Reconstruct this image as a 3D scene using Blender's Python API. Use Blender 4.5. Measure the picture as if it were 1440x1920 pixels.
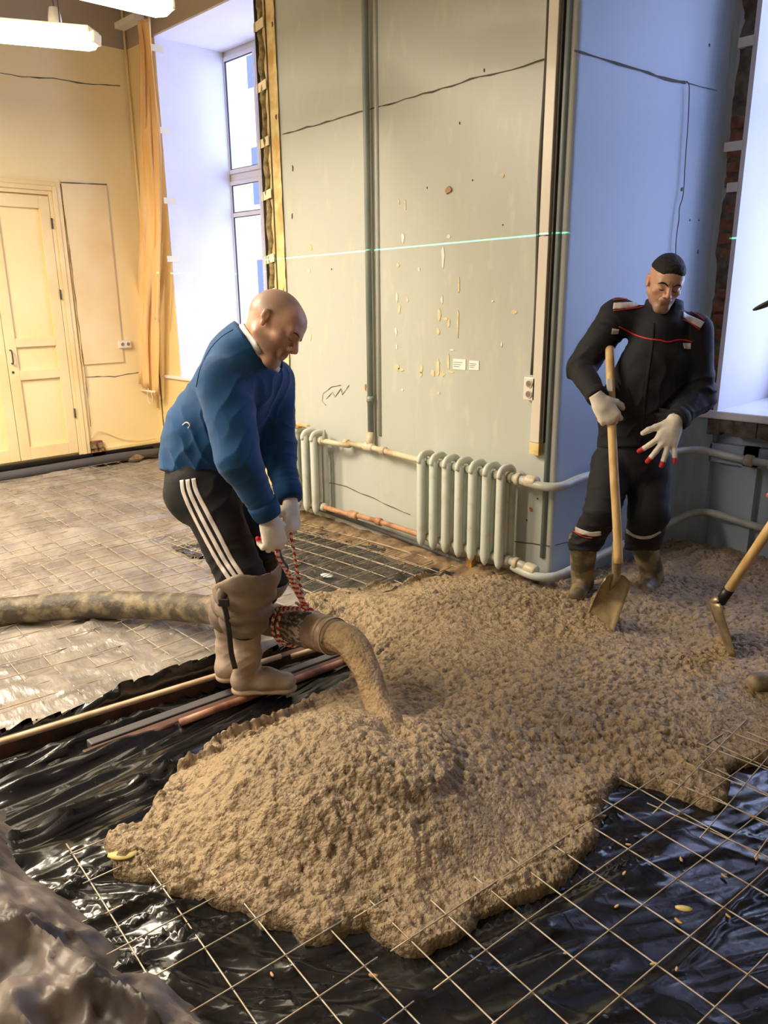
import bpy, bmesh, math, random
import numpy as np
from mathutils import Vector, Matrix
from mathutils.bvhtree import BVHTree

for o in list(bpy.data.objects): bpy.data.objects.remove(o)
random.seed(7); RNG = np.random.default_rng(7)
SC = bpy.context.scene; COL = SC.collection

# ---------------------------------------------------------------- camera
F, CX, CY, CH = 1442.0, 720.0, 960.0, 1.66
def _n(v): v = np.array(v, float); return v/np.linalg.norm(v)
_d = _n([770-CX, 6000-CY, F]); _a = np.array([-740-CX, 575-CY, F], float); _a -= _a@_d*_d; _a = _n(_a)
R = np.array([-_a, np.cross(-_d, -_a), -_d])          # world = R @ camera(x right, y down, z forward)
C0 = np.array([0, 0, CH])
def ray(u, v): return R@np.array([u-CX, v-CY, F])
def onZ(u, v, z=0.): r = ray(u, v); return C0+r*((z-CH)/r[2])
def onY(u, v, y): r = ray(u, v); return C0+r*(y/r[1])
def onX(u, v, x): r = ray(u, v); return C0+r*(x/r[0])
def at(u, v, d): return C0+R@np.array([(u-CX)/F, (v-CY)/F, 1.])*d
def depth(p): return (R.T@(np.array(p)-C0))[2]
cam = bpy.data.cameras.new('camera'); co = bpy.data.objects.new('camera', cam); COL.objects.link(co)
M4 = Matrix.Identity(4)
for i in range(3):
    M4[i][0] = R[i, 0]; M4[i][1] = -R[i, 1]; M4[i][2] = -R[i, 2]; M4[i][3] = C0[i]
co.matrix_world = M4
cam.sensor_fit = 'VERTICAL'; cam.sensor_height = 36; cam.lens = F/1920*36; cam.clip_start = .05
SC.camera = co

# ---------------------------------------------------------------- light and exposure
SC.view_settings.view_transform = 'Standard'; SC.view_settings.look = 'None'
SC.view_settings.gamma = 1; SC.view_settings.use_curve_mapping = False
SC.view_settings.exposure = 0.2
W = bpy.data.worlds.new('world'); SC.world = W; W.use_nodes = True
W.node_tree.nodes['Background'].inputs[0].default_value = (.50, .60, 1, 1)
W.node_tree.nodes['Background'].inputs[1].default_value = 5.8

def area(name, loc, target, sx, sy, power, color, portal=False):
    l = bpy.data.lights.new(name, 'AREA'); l.shape = 'RECTANGLE'; l.size = sx; l.size_y = sy
    l.energy = power; l.color = color
    o = bpy.data.objects.new(name, l); COL.objects.link(o); o.location = loc
    o.rotation_euler = (Vector(target)-Vector(loc)).to_track_quat('-Z', 'Y').to_euler()
    if portal: l.cycles.is_portal = True
    return o
# the sky comes in through the two window openings (portals only guide the sampling)
area('portal_left_window', (-5.9, 5.0, 2.4), (-5.9, 0, 2.4), 2.4, 3.2, 1, (1, 1, 1), True)
area('portal_right_window', (-1.0, 5.75, 2.3), (-1.0, 0, 2.3), 2.1, 2.9, 1, (1, 1, 1), True)
sun = bpy.data.lights.new('overcast_sun', 'SUN'); sun.energy = 1.1; sun.angle = 1.2; sun.color = (.86, .88, 1)
so_ = bpy.data.objects.new('overcast_sun', sun); COL.objects.link(so_); so_.rotation_euler = Vector((.2, 1, -.9)).to_track_quat('-Z', 'Y').to_euler()   # lights the street front opposite, never enters the room
WARM = (1, .86, .66)
# the rows of ceiling tubes that go on outside the frame
for (x, y, p) in [(-5.5, .3, 165), (-4.2, .4, 115), (-3.6, -1.2, 125), (-1.9, -.6, 8), (-2.8, -2.4, 32)]:
    area('ceiling_tube_light', (x, y, 3.3), (x, y, 0), .16, 1.25, p, WARM)
# line laser level standing out of frame: a thin level fan of green light
ll = bpy.data.lights.new('laser_level', 'POINT'); ll.energy = 400; ll.shadow_soft_size = 0; ll.use_nodes = True
lo = bpy.data.objects.new('laser_level', ll); COL.objects.link(lo); lo.location = (-3.3, -1.0, 1.921); lo.rotation_euler = (0, -.018, 0)
nt = ll.node_tree; em = nt.nodes['Emission']; em.inputs[0].default_value = (.05, 1, .45, 1)
tc = nt.nodes.new('ShaderNodeTexCoord'); sp = nt.nodes.new('ShaderNodeSeparateXYZ')
ab = nt.nodes.new('ShaderNodeMath'); ab.operation = 'ABSOLUTE'
lt = nt.nodes.new('ShaderNodeMath'); lt.operation = 'LESS_THAN'; lt.inputs[1].default_value = .00075
mu = nt.nodes.new('ShaderNodeMath'); mu.operation = 'MULTIPLY'; mu.inputs[1].default_value = 8.5
nt.links.new(tc.outputs['Normal'], sp.inputs[0]); nt.links.new(sp.outputs[2], ab.inputs[0])
nt.links.new(ab.outputs[0], lt.inputs[0]); fan = nt.nodes.new('ShaderNodeMath'); fan.operation = 'GREATER_THAN'; fan.inputs[1].default_value = -.61; nt.links.new(sp.outputs[0], fan.inputs[0])
fm = nt.nodes.new('ShaderNodeMath'); fm.operation = 'MULTIPLY'; nt.links.new(lt.outputs[0], fm.inputs[0]); nt.links.new(fan.outputs[0], fm.inputs[1]); nt.links.new(fm.outputs[0], mu.inputs[0]); nt.links.new(mu.outputs[0], em.inputs[1])

# ---------------------------------------------------------------- materials
def lin(r, g, b):
    f = lambda c: (c/255/12.92) if c/255 <= .04045 else ((c/255+.055)/1.055)**2.4
    return (f(r), f(g), f(b), 1)
MATS = {}
def mat(name, col, rough=.6, metal=0., spots=None, bump=0., bscale=40., sc=3., detail=6, stretch=(1, 1, 1), emit=0, vcol=False,
        lo=.4, hi=.65, spec=None, coat=0, sheen=0, bdist=.01, fine=None, coatr=.1):
    """spots: a second colour laid over by noise"""
    m = bpy.data.materials.new(name); m.use_nodes = True; MATS[name] = m
    nt = m.node_tree; N = nt.nodes; L = nt.links; b = N['Principled BSDF']
    b.inputs['Base Color'].default_value = col; b.inputs['Roughness'].default_value = rough; b.inputs['Metallic'].default_value = metal
    if spec is not None: b.inputs['Specular IOR Level'].default_value = spec
    if coat: b.inputs['Coat Weight'].default_value = coat; b.inputs['Coat Roughness'].default_value = coatr
    if sheen: b.inputs['Sheen Weight'].default_value = sheen
    tc = N.new('ShaderNodeTexCoord'); mp = N.new('ShaderNodeMapping'); mp.inputs['Scale'].default_value = stretch
    L.new(tc.outputs['Object'], mp.inputs[0])
    out = None
    if vcol:
        a = N.new('ShaderNodeVertexColor'); a.layer_name = 'Col'; out = a.outputs[0]
    if spots is not None:
        nz = N.new('ShaderNodeTexNoise'); nz.inputs['Scale'].default_value = sc; nz.inputs['Detail'].default_value = detail
        L.new(mp.outputs[0], nz.inputs['Vector'])
        rp = N.new('ShaderNodeMapRange'); rp.inputs[1].default_value = lo; rp.inputs[2].default_value = hi
        L.new(nz.outputs[0], rp.inputs[0])
        mx = N.new('ShaderNodeMix'); mx.data_type = 'RGBA'; mx.inputs[6].default_value = col; mx.inputs[7].default_value = spots
        if out: L.new(out, mx.inputs[6])
        L.new(rp.outputs[0], mx.inputs[0]); out = mx.outputs[2]
    if fine is not None:
        nz = N.new('ShaderNodeTexNoise'); nz.inputs['Scale'].default_value = fine[1]; nz.inputs['Detail'].default_value = 8
        L.new(mp.outputs[0], nz.inputs['Vector'])
        rp = N.new('ShaderNodeMapRange'); rp.inputs[1].default_value = fine[2]; rp.inputs[2].default_value = fine[3]
        L.new(nz.outputs[0], rp.inputs[0])
        mx = N.new('ShaderNodeMix'); mx.data_type = 'RGBA'; mx.inputs[6].default_value = col; mx.inputs[7].default_value = fine[0]
        if out: L.new(out, mx.inputs[6])
        L.new(rp.outputs[0], mx.inputs[0]); out = mx.outputs[2]
    if out: L.new(out, b.inputs['Base Color'])
    if bump:
        nz = N.new('ShaderNodeTexNoise'); nz.inputs['Scale'].default_value = bscale; nz.inputs['Detail'].default_value = 5
        L.new(mp.outputs[0], nz.inputs['Vector'])
        bp = N.new('ShaderNodeBump'); bp.inputs['Strength'].default_value = bump; bp.inputs['Distance'].default_value = bdist
        L.new(nz.outputs[0], bp.inputs['Height']); L.new(bp.outputs[0], b.inputs['Normal'])
    if emit:
        b.inputs['Emission Color'].default_value = col; b.inputs['Emission Strength'].default_value = emit
    return m
def two_tone(name, low, high, zc, rough=.55, spots=None):
    """paint that changes colour at the height zc"""
    m = mat(name, low, rough, bump=.15, bscale=25, bdist=.004); N = m.node_tree.nodes; L = m.node_tree.links
    tc = N.new('ShaderNodeTexCoord'); s = N.new('ShaderNodeSeparateXYZ'); L.new(tc.outputs['Object'], s.inputs[0])
    nz = N.new('ShaderNodeTexNoise'); nz.inputs['Scale'].default_value = 1.3; nz.inputs['Detail'].default_value = 5; L.new(tc.outputs['Object'], nz.inputs['Vector'])
    g = N.new('ShaderNodeMath'); g.operation = 'GREATER_THAN'; g.inputs[1].default_value = zc; L.new(s.outputs[2], g.inputs[0])
    r = N.new('ShaderNodeMapRange'); r.inputs[1].default_value = .45; r.inputs[2].default_value = .75; L.new(nz.outputs[0], r.inputs[0])
    m0 = N.new('ShaderNodeMix'); m0.data_type = 'RGBA'; m0.inputs[6].default_value = low; m0.inputs[7].default_value = spots or low; L.new(r.outputs[0], m0.inputs[0])
    m1 = N.new('ShaderNodeMix'); m1.data_type = 'RGBA'; m1.inputs[7].default_value = high
    L.new(m0.outputs[2], m1.inputs[6]); L.new(g.outputs[0], m1.inputs[0]); L.new(m1.outputs[2], N['Principled BSDF'].inputs['Base Color'])
    return m
two_tone('yellow_wall', lin(248, 228, 176), lin(176, 160, 138), 3.88, .5, lin(244, 218, 156))
two_tone('yellow_wall_far', lin(246, 220, 160), lin(176, 160, 138), 3.88, .5, lin(240, 208, 140))
mat('door_paint', lin(244, 222, 172), .4, spots=lin(236, 208, 150), sc=2.5, bump=.1, bscale=20, bdist=.003)
mat('pier_paint', lin(192, 196, 190), .42, spots=lin(182, 184, 170), sc=1.6, detail=9, lo=.42, hi=.72, bump=.22, bscale=9, bdist=.012,
    fine=(lin(202, 205, 190), 14, .58, .8), stretch=(1, 1, .35))
mat('bay_daylight_tint', lin(172, 190, 208), .45, spots=lin(178, 194, 208), sc=1.4, detail=8, bump=.15, bscale=7, bdist=.01)  # blue of the window daylight mixed into the wall colour
mat('plaster_edge', lin(236, 216, 160), .7, spots=lin(205, 168, 104), sc=9, bump=.5, bscale=25)
mat('foam', lin(160, 142, 98), .8, spots=lin(96, 84, 62), sc=22, bump=.8, bscale=60)
mat('mortar', lin(120, 112, 100), .9, spots=lin(78, 70, 62), sc=16, bump=.8, bscale=50)
mat('white_reveal', lin(236, 234, 240), .6, bump=.05, bscale=20, spots=lin(228, 226, 232), sc=1.5)
mat('window_pvc', lin(236, 234, 236), .3)
mat('sill_white', lin(240, 240, 244), .3)
mat('tape', lin(240, 230, 196), .4)
mat('gasket', lin(50, 48, 60), .5)
mat('ceiling_white', lin(220, 214, 200), .8)
mat('dark_wall', lin(150, 142, 124), .8, spots=lin(132, 124, 108), sc=1.2)
mat('radiator_paint', lin(206, 212, 204), .38, spots=lin(188, 188, 166), sc=9, lo=.55, hi=.75, fine=(lin(120, 82, 50), 26, .72, .8))
mat('radiator_top', lin(206, 206, 184), .4, spots=lin(150, 120, 84), sc=14, lo=.5, hi=.8)
mat('pipe_cream', lin(205, 196, 168), .4, spots=lin(160, 126, 90), sc=8, lo=.5, hi=.8)
mat('pipe_grey', lin(134, 146, 146), .4, spots=lin(150, 158, 150), sc=3)
mat('pipe_white', lin(196, 200, 196), .4, spots=lin(170, 168, 150), sc=6)
mat('copper', lin(186, 140, 104), .5, spots=lin(136, 88, 60), sc=14, lo=.45, hi=.7, fine=(lin(200, 160, 120), 6, .5, .8))
mat('trunk_white', lin(226, 218, 204), .35)
mat('cable_dark', lin(74, 68, 62), .6)
mat('crack', lin(92, 84, 78), .9)
mat('flake', lin(226, 214, 178), .8, spots=lin(218, 198, 146), sc=30)
mat('flake_white', lin(232, 230, 220), .6)
mat('socket', lin(232, 228, 218), .3)
mat('socket_dark', lin(140, 128, 110), .5)
mat('curtain', lin(250, 208, 144), .75, spots=lin(242, 192, 120), sc=6, stretch=(1, 1, .2), sheen=.2)
mat('paper', lin(240, 240, 238), .6)
mat('ink', lin(120, 120, 120), .6)
mat('black_film', (.006, .006, .007, 1), .19, bump=.3, bscale=8, bdist=.012, stretch=(1, 1, 1), fine=((.07, .058, .045, 1), 90, .7, .76), spec=.6)
mat('dusty_glare_film', (.185, .16, .142, 1), .3, bump=.5, bscale=13, bdist=.014, spots=(.34, .30, .26, 1), sc=2.2, lo=.4, hi=.7, spec=.8, stretch=(1, 2.2, 1))  # tan tone: dust plus the warm wall's reflection painted in
mat('mid_film', (.045, .040, .034, 1), .26, bump=.4, bscale=12, bdist=.012, fine=((.2, .17, .13, 1), 30, .6, .75), spec=.7)
mat('crumpled_film', (.20, .165, .145, 1), .46, bump=.15, bscale=9, bdist=.012, spots=(.06, .05, .046, 1), sc=5, lo=.4, hi=.62, spec=.45)
mat('concrete_base', lin(132, 118, 100), .9)
m_ = mat('wet_concrete', lin(158, 134, 100), .36, vcol=True, spec=.5)
def pebble_bump(m_, sc1=85, sc2=240, dist=.007):
    N = m_.node_tree.nodes; L = m_.node_tree.links; tc = N.new('ShaderNodeTexCoord')
    v1 = N.new('ShaderNodeTexVoronoi'); v1.inputs['Scale'].default_value = sc1; v1.feature = 'F1'; L.new(tc.outputs['Object'], v1.inputs['Vector'])
    n1 = N.new('ShaderNodeTexNoise'); n1.inputs['Scale'].default_value = sc2; n1.inputs['Detail'].default_value = 4; L.new(tc.outputs['Object'], n1.inputs['Vector'])
    a = N.new('ShaderNodeMath'); a.operation = 'MULTIPLY_ADD'; a.inputs[1].default_value = -1.1; L.new(v1.outputs['Distance'], a.inputs[0]); L.new(n1.outputs[0], a.inputs[2])
    bp = N.new('ShaderNodeBump'); bp.inputs['Strength'].default_value = .8; bp.inputs['Distance'].default_value = dist; L.new(a.outputs[0], bp.inputs['Height']); L.new(bp.outputs[0], N['Principled BSDF'].inputs['Normal'])
pebble_bump(m_)
mat('grey_concrete', lin(128, 116, 104), .42, bump=.7, bscale=90, bdist=.006)
pebble_bump(mat('stream', lin(146, 120, 86), .4, spots=lin(172, 146, 108), sc=16, stretch=(1.6, 1.6, .3)), 60, 150, .010)
mat('wire', lin(190, 180, 164), .45, metal=.4, spots=lin(160, 132, 100), sc=25, lo=.45, hi=.7)
mat('wood_rod', lin(214, 188, 156), .5, spots=lin(186, 154, 122), sc=12, stretch=(1, 1, 1))
mat('brown_beam', lin(96, 60, 48), .6, spots=lin(46, 34, 30), sc=9, lo=.4, hi=.65, bump=.3)
mat('copper_rod', lin(168, 122, 98), .45, spots=lin(120, 76, 58), sc=10)
mat('rubble', lin(146, 122, 92), .9, spots=lin(98, 78, 58), sc=12, bump=.6)
mat('plank_wood', lin(196, 146, 74), .6, spots=lin(146, 98, 46), sc=20, stretch=(4, 4, 1))
mat('brick', lin(124, 72, 56), .9, spots=lin(150, 112, 92), sc=16, bump=.6)
mat('grey_rubber', lin(78, 76, 78), .5)
mat('hose', lin(70, 62, 50), .6, spots=lin(132, 118, 92), sc=14, lo=.44, hi=.66, bump=.5, bscale=50)
mat('nozzle', lin(150, 128, 104), .45, spots=lin(120, 100, 80), sc=16)
mat('hose_tape', lin(74, 70, 66), .35, spots=lin(170, 158, 142), sc=30, lo=.48, hi=.56, stretch=(1, 1, 3))
mat('rope_red', lin(196, 36, 38), .7); mat('rope_white', lin(232, 222, 210), .7)
mat('lamp_tube', lin(255, 240, 205), .4, emit=14)
mat('lamp_cap', lin(232, 226, 210), .4)
mat('wood_handle', lin(226, 194, 136), .45, spots=lin(204, 166, 108), sc=9, stretch=(3, 3, .4))
mat('shovel_steel', lin(170, 156, 124), .36, metal=.55, spots=lin(128, 112, 86), sc=12)
mat('black_tape', lin(28, 27, 28), .4)
mat('blue_cloth', lin(3, 72, 124), .85, spots=lin(3, 63, 112), sc=9, bump=.3, bscale=260, bdist=.003, sheen=.1)
mat('blue_rib', lin(3, 64, 114), .85)
mat('white_cloth', lin(222, 226, 230), .8)
mat('black_cloth', lin(20, 20, 22), .8, bump=.2, bscale=200, bdist=.002)
mat('stripe_white', lin(236, 226, 220), .7)
mat('navy_cloth', lin(13, 14, 23), .8, spots=lin(18, 20, 33), sc=5, bump=.2, bscale=200, bdist=.002)
mat('reflective', lin(214, 208, 204), .35, spots=lin(180, 176, 176), sc=40)
mat('red_piping', lin(196, 40, 40), .6)
mat('rubber_boot', lin(170, 152, 138), .45, spots=lin(152, 134, 118), sc=9, lo=.4, hi=.6)
mat('boot_sole', lin(158, 136, 108), .6)
mat('wader', lin(138, 122, 108), .5, spots=lin(112, 100, 88), sc=8, bump=.4, bscale=14, bdist=.01)
mat('muddy_boot', lin(92, 84, 66), .55, spots=lin(150, 132, 100), sc=14, lo=.44, hi=.6)
mat('strap', lin(24, 22, 22), .5)
mat('skin', lin(214, 160, 130), .42, vcol=True, bump=.08, bscale=180, bdist=.002)
mat('glove', lin(234, 222, 206), .85, vcol=True, bump=.4, bscale=320, bdist=.003)
mat('hair', lin(14, 12, 12), .75, bump=.6, bscale=400, bdist=.004)
mat('stubble', lin(60, 44, 38), .7)
mat('cap_cloth', lin(60, 58, 44), .8)
mat('chip', lin(206, 166, 110), .7)
mat('leaf', lin(206, 186, 116), .6)
mat('facade', lin(214, 208, 214), .8)
mat('facade_glass', lin(64, 72, 100), .2)
g = mat('glass', (1, 1, 1, 1), .0); g.node_tree.nodes['Principled BSDF'].inputs['Transmission Weight'].default_value = 1
g.node_tree.nodes['Principled BSDF'].inputs['IOR'].default_value = 1.02

# ---------------------------------------------------------------- mesh helpers
def mesh_obj(name, verts, faces, material, parent=None, smooth=True, mats=None, fmat=None, col=None):
    me = bpy.data.meshes.new(name)
    if isinstance(faces, np.ndarray) and isinstance(verts, np.ndarray):
        nv, nf, k = len(verts), len(faces), faces.shape[1]
        me.vertices.add(nv); me.vertices.foreach_set('co', verts.astype(np.float32).ravel())
        me.loops.add(nf*k); me.loops.foreach_set('vertex_index', faces.astype(np.int32).ravel())
        me.polygons.add(nf); me.polygons.foreach_set('loop_start', np.arange(0, nf*k, k, dtype=np.int32))
        me.update(calc_edges=True)
    else:
        me.from_pydata([tuple(map(float, v)) for v in verts], [], [tuple(map(int, f)) for f in faces]); me.update()
    for m in ([material] if mats is None else mats): me.materials.append(MATS[m])
    if fmat is not None: me.polygons.foreach_set('material_index', np.asarray(fmat, np.int32))
    if smooth: me.polygons.foreach_set('use_smooth', np.ones(len(me.polygons), bool))
    if col is not None:
        a = me.color_attributes.new('Col', 'FLOAT_COLOR', 'POINT'); c = np.ones((len(me.vertices), 4), np.float32); c[:, :3] = col[:, :3]
        a.data.foreach_set('color', c.ravel())
    o = bpy.data.objects.new(name, me); COL.objects.link(o)
    if parent: o.parent = parent
    return o
class MB:
    """collects shapes into one mesh"""
    def __init__(s): s.v = []; s.f = []; s.m = []; s.cur = 0
    def add(s, v, f):
        k = len(s.v); s.v += [tuple(map(float, p)) for p in v]; s.f += [tuple(i+k for i in q) for q in f]; s.m += [s.cur]*len(f); return s
    def box(s, x0, x1, y0, y1, z0, z1, T=None, bev=0):
        p = [(x0, y0, z0), (x1, y0, z0), (x1, y1, z0), (x0, y1, z0), (x0, y0, z1), (x1, y0, z1), (x1, y1, z1), (x0, y1, z1)]
        if T is not None: p = [T(np.array(q)) for q in p]
        return s.add(p, [(0, 3, 2, 1), (4, 5, 6, 7), (0, 1, 5, 4), (1, 2, 6, 5), (2, 3, 7, 6), (3, 0, 4, 7)])
    def tube(s, pts, r, n=10, cap=True, flat=1.0, up=None):
        pts = [np.array(p, float) for p in pts]; rr = r if hasattr(r, '__len__') else [r]*len(pts); rings = []
        t0 = _n(pts[1]-pts[0]); a = np.array([0, 0, 1.]) if abs(t0[2]) < .9 else np.array([1., 0, 0])
        if up is not None: a = np.array(up, float)
        nrm = _n(np.cross(t0, a))
        V = []; Fc = []
        for i, p in enumerate(pts):
            t = pts[min(i+1, len(pts)-1)]-pts[max(i-1, 0)]; t = _n(t)
            nrm = _n(nrm-nrm@t*t); b = np.cross(t, nrm)
            for k in range(n):
                an = 2*math.pi*k/n; V.append(p+rr[i]*(math.cos(an)*nrm+math.sin(an)*b*flat))
        for i in range(len(pts)-1):
            for k in range(n): Fc.append((i*n+k, i*n+(k+1) % n, (i+1)*n+(k+1) % n, (i+1)*n+k))
        if cap: Fc.append(tuple(range(n))[::-1]); Fc.append(tuple((len(pts)-1)*n+k for k in range(n)))
        return s.add(V, Fc)
    def build(s, name, material, parent=None, smooth=False, mats=None):
        return mesh_obj(name, s.v, s.f, material, parent, smooth, mats, s.m if mats else None)
def bevel(o, w=.004, seg=2):
    m = o.modifiers.new('bevel', 'BEVEL'); m.width = w; m.segments = seg; m.limit_method = 'ANGLE'; return o
def tag(o, label=None, cat=None, group=None, kind=None):
    if label: o['label'] = label
    if cat: o['category'] = cat
    if group: o['group'] = group
    if kind: o['kind'] = kind
    return o
def empty(name, loc=(0, 0, 0), label=None, cat=None, group=None):
    o = bpy.data.objects.new(name, None); COL.objects.link(o); o.location = tuple(map(float, loc)); o.empty_display_size = .1
    bpy.context.view_layer.update()
    return tag(o, label, cat, group)
def under(child, root):
    """world-space geometry goes under a root that stands elsewhere"""
    child.parent = root; child.matrix_parent_inverse = Matrix.Translation(-root.location); return child
def smooth_path(pts, n=8):
    P = [np.array(p, float) for p in pts]; P = [2*P[0]-P[1]]+P+[2*P[-1]-P[-2]]; out = []
    for i in range(1, len(P)-2):
        for k in range(n):
            t = k/n; a, b, c, d = P[i-1:i+3]
            out.append(.5*((2*b)+(c-a)*t+(2*a-5*b+4*c-d)*t*t+(3*b-a-3*c+d)*t**3))
    out.append(P[-2]); return out

# numpy noise
def _h(ix, iy, iz, s=0):
    n = (ix*374761393+iy*668265263+iz*2147483647+s*974634777) & 0xffffffff
    n = ((n ^ (n >> 13))*1274126177) & 0xffffffff
    return ((n ^ (n >> 16)) & 0xffff)/65535.
def vnoise(x, y, z=None, s=0):
    x = np.asarray(x, float); y = np.asarray(y, float); z = np.zeros_like(x) if z is None else np.asarray(z, float)
    xi = np.floor(x).astype(np.int64); yi = np.floor(y).astype(np.int64); zi = np.floor(z).astype(np.int64)
    fx, fy, fz = x-xi, y-yi, z-zi
    fx, fy, fz = [q*q*q*(q*(q*6-15)+10) for q in (fx, fy, fz)]
    r = 0
    for a in (0, 1):
        for b in (0, 1):
            for c in (0, 1):
                r = r+_h(xi+a, yi+b, zi+c, s)*(fx if a else 1-fx)*(fy if b else 1-fy)*(fz if c else 1-fz)
    return r
def fbm(x, y, z=None, o=4, s=0):
    r = 0; a = .5; t = 0
    for k in range(o):
        r = r+a*vnoise(x*2**k, y*2**k, None if z is None else z*2**k, s+k); t += a; a *= .5
    return r/t
def ridge(x, y, s=0, p=3): return (1-np.abs(2*vnoise(x, y, None, s)-1))**p
def sstep(a, b, x): t = np.clip((x-a)/(b-a), 0, 1); return t*t*(3-2*t)

# ---------------------------------------------------------------- signed distance shapes -> one smooth skin
def rc(a, b, r1, r2):
    a = np.array(a, float); b = np.array(b, float); ba = b-a; l2 = ba@ba
    def f(P):
        t = np.clip(((P-a)@ba)/l2, 0, 1); q = P-a-t[:, None]*ba
        return np.sqrt((q*q).sum(1))-(r1+(r2-r1)*t)
    return f
def ell(c, r, M=None):
    c = np.array(c, float); r = np.array(r, float)
    def f(P):
        q = P-c
        if M is not None: q = q@M.T
        k = np.sqrt(((q/r)**2).sum(1)); k2 = np.sqrt(((q/(r*r))**2).sum(1))+1e-9
        return k*(k-1)/k2
    return f
def squash(f, c, n, s):
    """makes f thinner (s<1) or wider (s>1) along n about c"""
    c = np.array(c, float); n = _n(n)
    def g(P):
        q = P-c; d = q@n; return f(P+(1/s-1)*d[:, None]*n)*min(s, 1)
    return g
def smin(a, b, k): h = np.clip(.5+.5*(b-a)/k, 0, 1); return b+(a-b)*h-k*h*(1-h)
def U(fs, k=.03):
    def f(P):
        r = fs[0](P)
        for g_ in fs[1:]: r = smin(r, g_(P), k)
        return r
    return f
def sub(f, g_, k=.01):
    return lambda P: -smin(-f(P), g_(P), k)
def inter(f, g_, k=.004): return lambda P: -smin(-f(P), -g_(P), k)
def plane(c, n):
    c = np.array(c, float); n = _n(n); return lambda P: (P-c)@n
def polygonise(f, lo, hi, h, deform=None):
    lo = np.array(lo, float); hi = np.array(hi, float); B = 4
    nb = np.ceil((hi-lo)/(h*B)).astype(int)+1; n = nb*B
    cc = [lo[i]+h*B*(np.arange(nb[i])+.5) for i in range(3)]
    G = np.stack(np.meshgrid(*cc, indexing='ij'), -1).reshape(-1, 3); c = f(G).reshape(nb)
    act = np.abs(c) < h*B*1.9
    V = np.repeat(np.repeat(np.repeat(c, B, 0), B, 1), B, 2).astype(np.float32); A = np.repeat(np.repeat(np.repeat(act, B, 0), B, 1), B, 2)
    idx = np.argwhere(A); V[A] = f(lo+idx*h)
    s = V < 0
    # surface nets
    cells = np.zeros(tuple(n-1), int); acc = np.zeros(tuple(n-1)+(3,), np.float32); cnt = np.zeros(tuple(n-1), np.float32)
    cs = s[:-1, :-1, :-1].astype(np.int8)
    tot = sum(s[a:n[0]-1+a, b:n[1]-1+b, c_:n[2]-1+c_].astype(np.int8) for a in (0, 1) for b in (0, 1) for c_ in (0, 1))
    mask = (tot > 0) & (tot < 8); ids = np.argwhere(mask); num = -np.ones(tuple(n-1), int); num[mask] = np.arange(len(ids))
    acc = np.zeros((len(ids), 3)); cnt = np.zeros(len(ids))
    corner = [(a, b, c_) for a in (0, 1) for b in (0, 1) for c_ in (0, 1)]
    val = {q: V[ids[:, 0]+q[0], ids[:, 1]+q[1], ids[:, 2]+q[2]] for q in corner}
    for p in corner:
        for ax in range(3):
            if p[ax] == 0:
                q = list(p); q[ax] = 1; q = tuple(q); va, vb = val[p], val[q]; m = (va < 0) != (vb < 0)
                t = np.where(m, va/(va-vb+1e-12), 0); pos = np.tile(np.array(p, float), (len(ids), 1)); pos[:, ax] += t
                acc[m] += pos[m]; cnt[m] += 1
    verts = lo+(ids+acc/cnt[:, None])*h
    faces = []
    for ax in range(3):
        b_, c_ = (ax+1) % 3, (ax+2) % 3
        sl0 = [slice(None)]*3; sl1 = [slice(None)]*3; sl0[ax] = slice(0, -1); sl1[ax] = slice(1, None)
        s0, s1 = s[tuple(sl0)], s[tuple(sl1)]; e = np.argwhere(s0 != s1)
        e = e[(e[:, b_] > 0) & (e[:, c_] > 0) & (e[:, b_] < n[b_]-1) & (e[:, c_] < n[c_]-1) & (e[:, ax] < n[ax]-1)]
        flip = s0[e[:, 0], e[:, 1], e[:, 2]]
        def cell(db, dc):
            q = e.copy(); q[:, b_] -= db; q[:, c_] -= dc; return num[q[:, 0], q[:, 1], q[:, 2]]
        Q = np.stack([cell(1, 1), cell(0, 1), cell(0, 0), cell(1, 0)], 1); Q[~flip] = Q[~flip][:, ::-1]
        faces.append(Q)
    Fq = np.concatenate(faces); Fq = Fq[(Fq >= 0).all(1)]
    return verts, Fq
def vnormals(v, f):
    n = np.zeros_like(v); a = np.cross(v[f[:, 2]]-v[f[:, 0]], v[f[:, 3]]-v[f[:, 1]])
    for k in range(4): np.add.at(n, f[:, k], a)
    return n/(np.linalg.norm(n, axis=1)[:, None]+1e-12)
def skin(name, f, lo, hi, h, material, parent=None, wrinkle=None, colour=None):
    v, q = polygonise(f, lo, hi, h)
    if wrinkle is not None: nn = vnormals(v, q); v = v+nn*wrinkle(v, nn)[:, None]
    col = None
    if colour is not None: col = colour(v, vnormals(v, q))
    o = mesh_obj(name, v, q, material, parent, True, col=col); o['_nv'] = len(v)
    return o, BVHTree.FromPolygons([tuple(p) for p in v], [tuple(p) for p in q])
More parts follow.
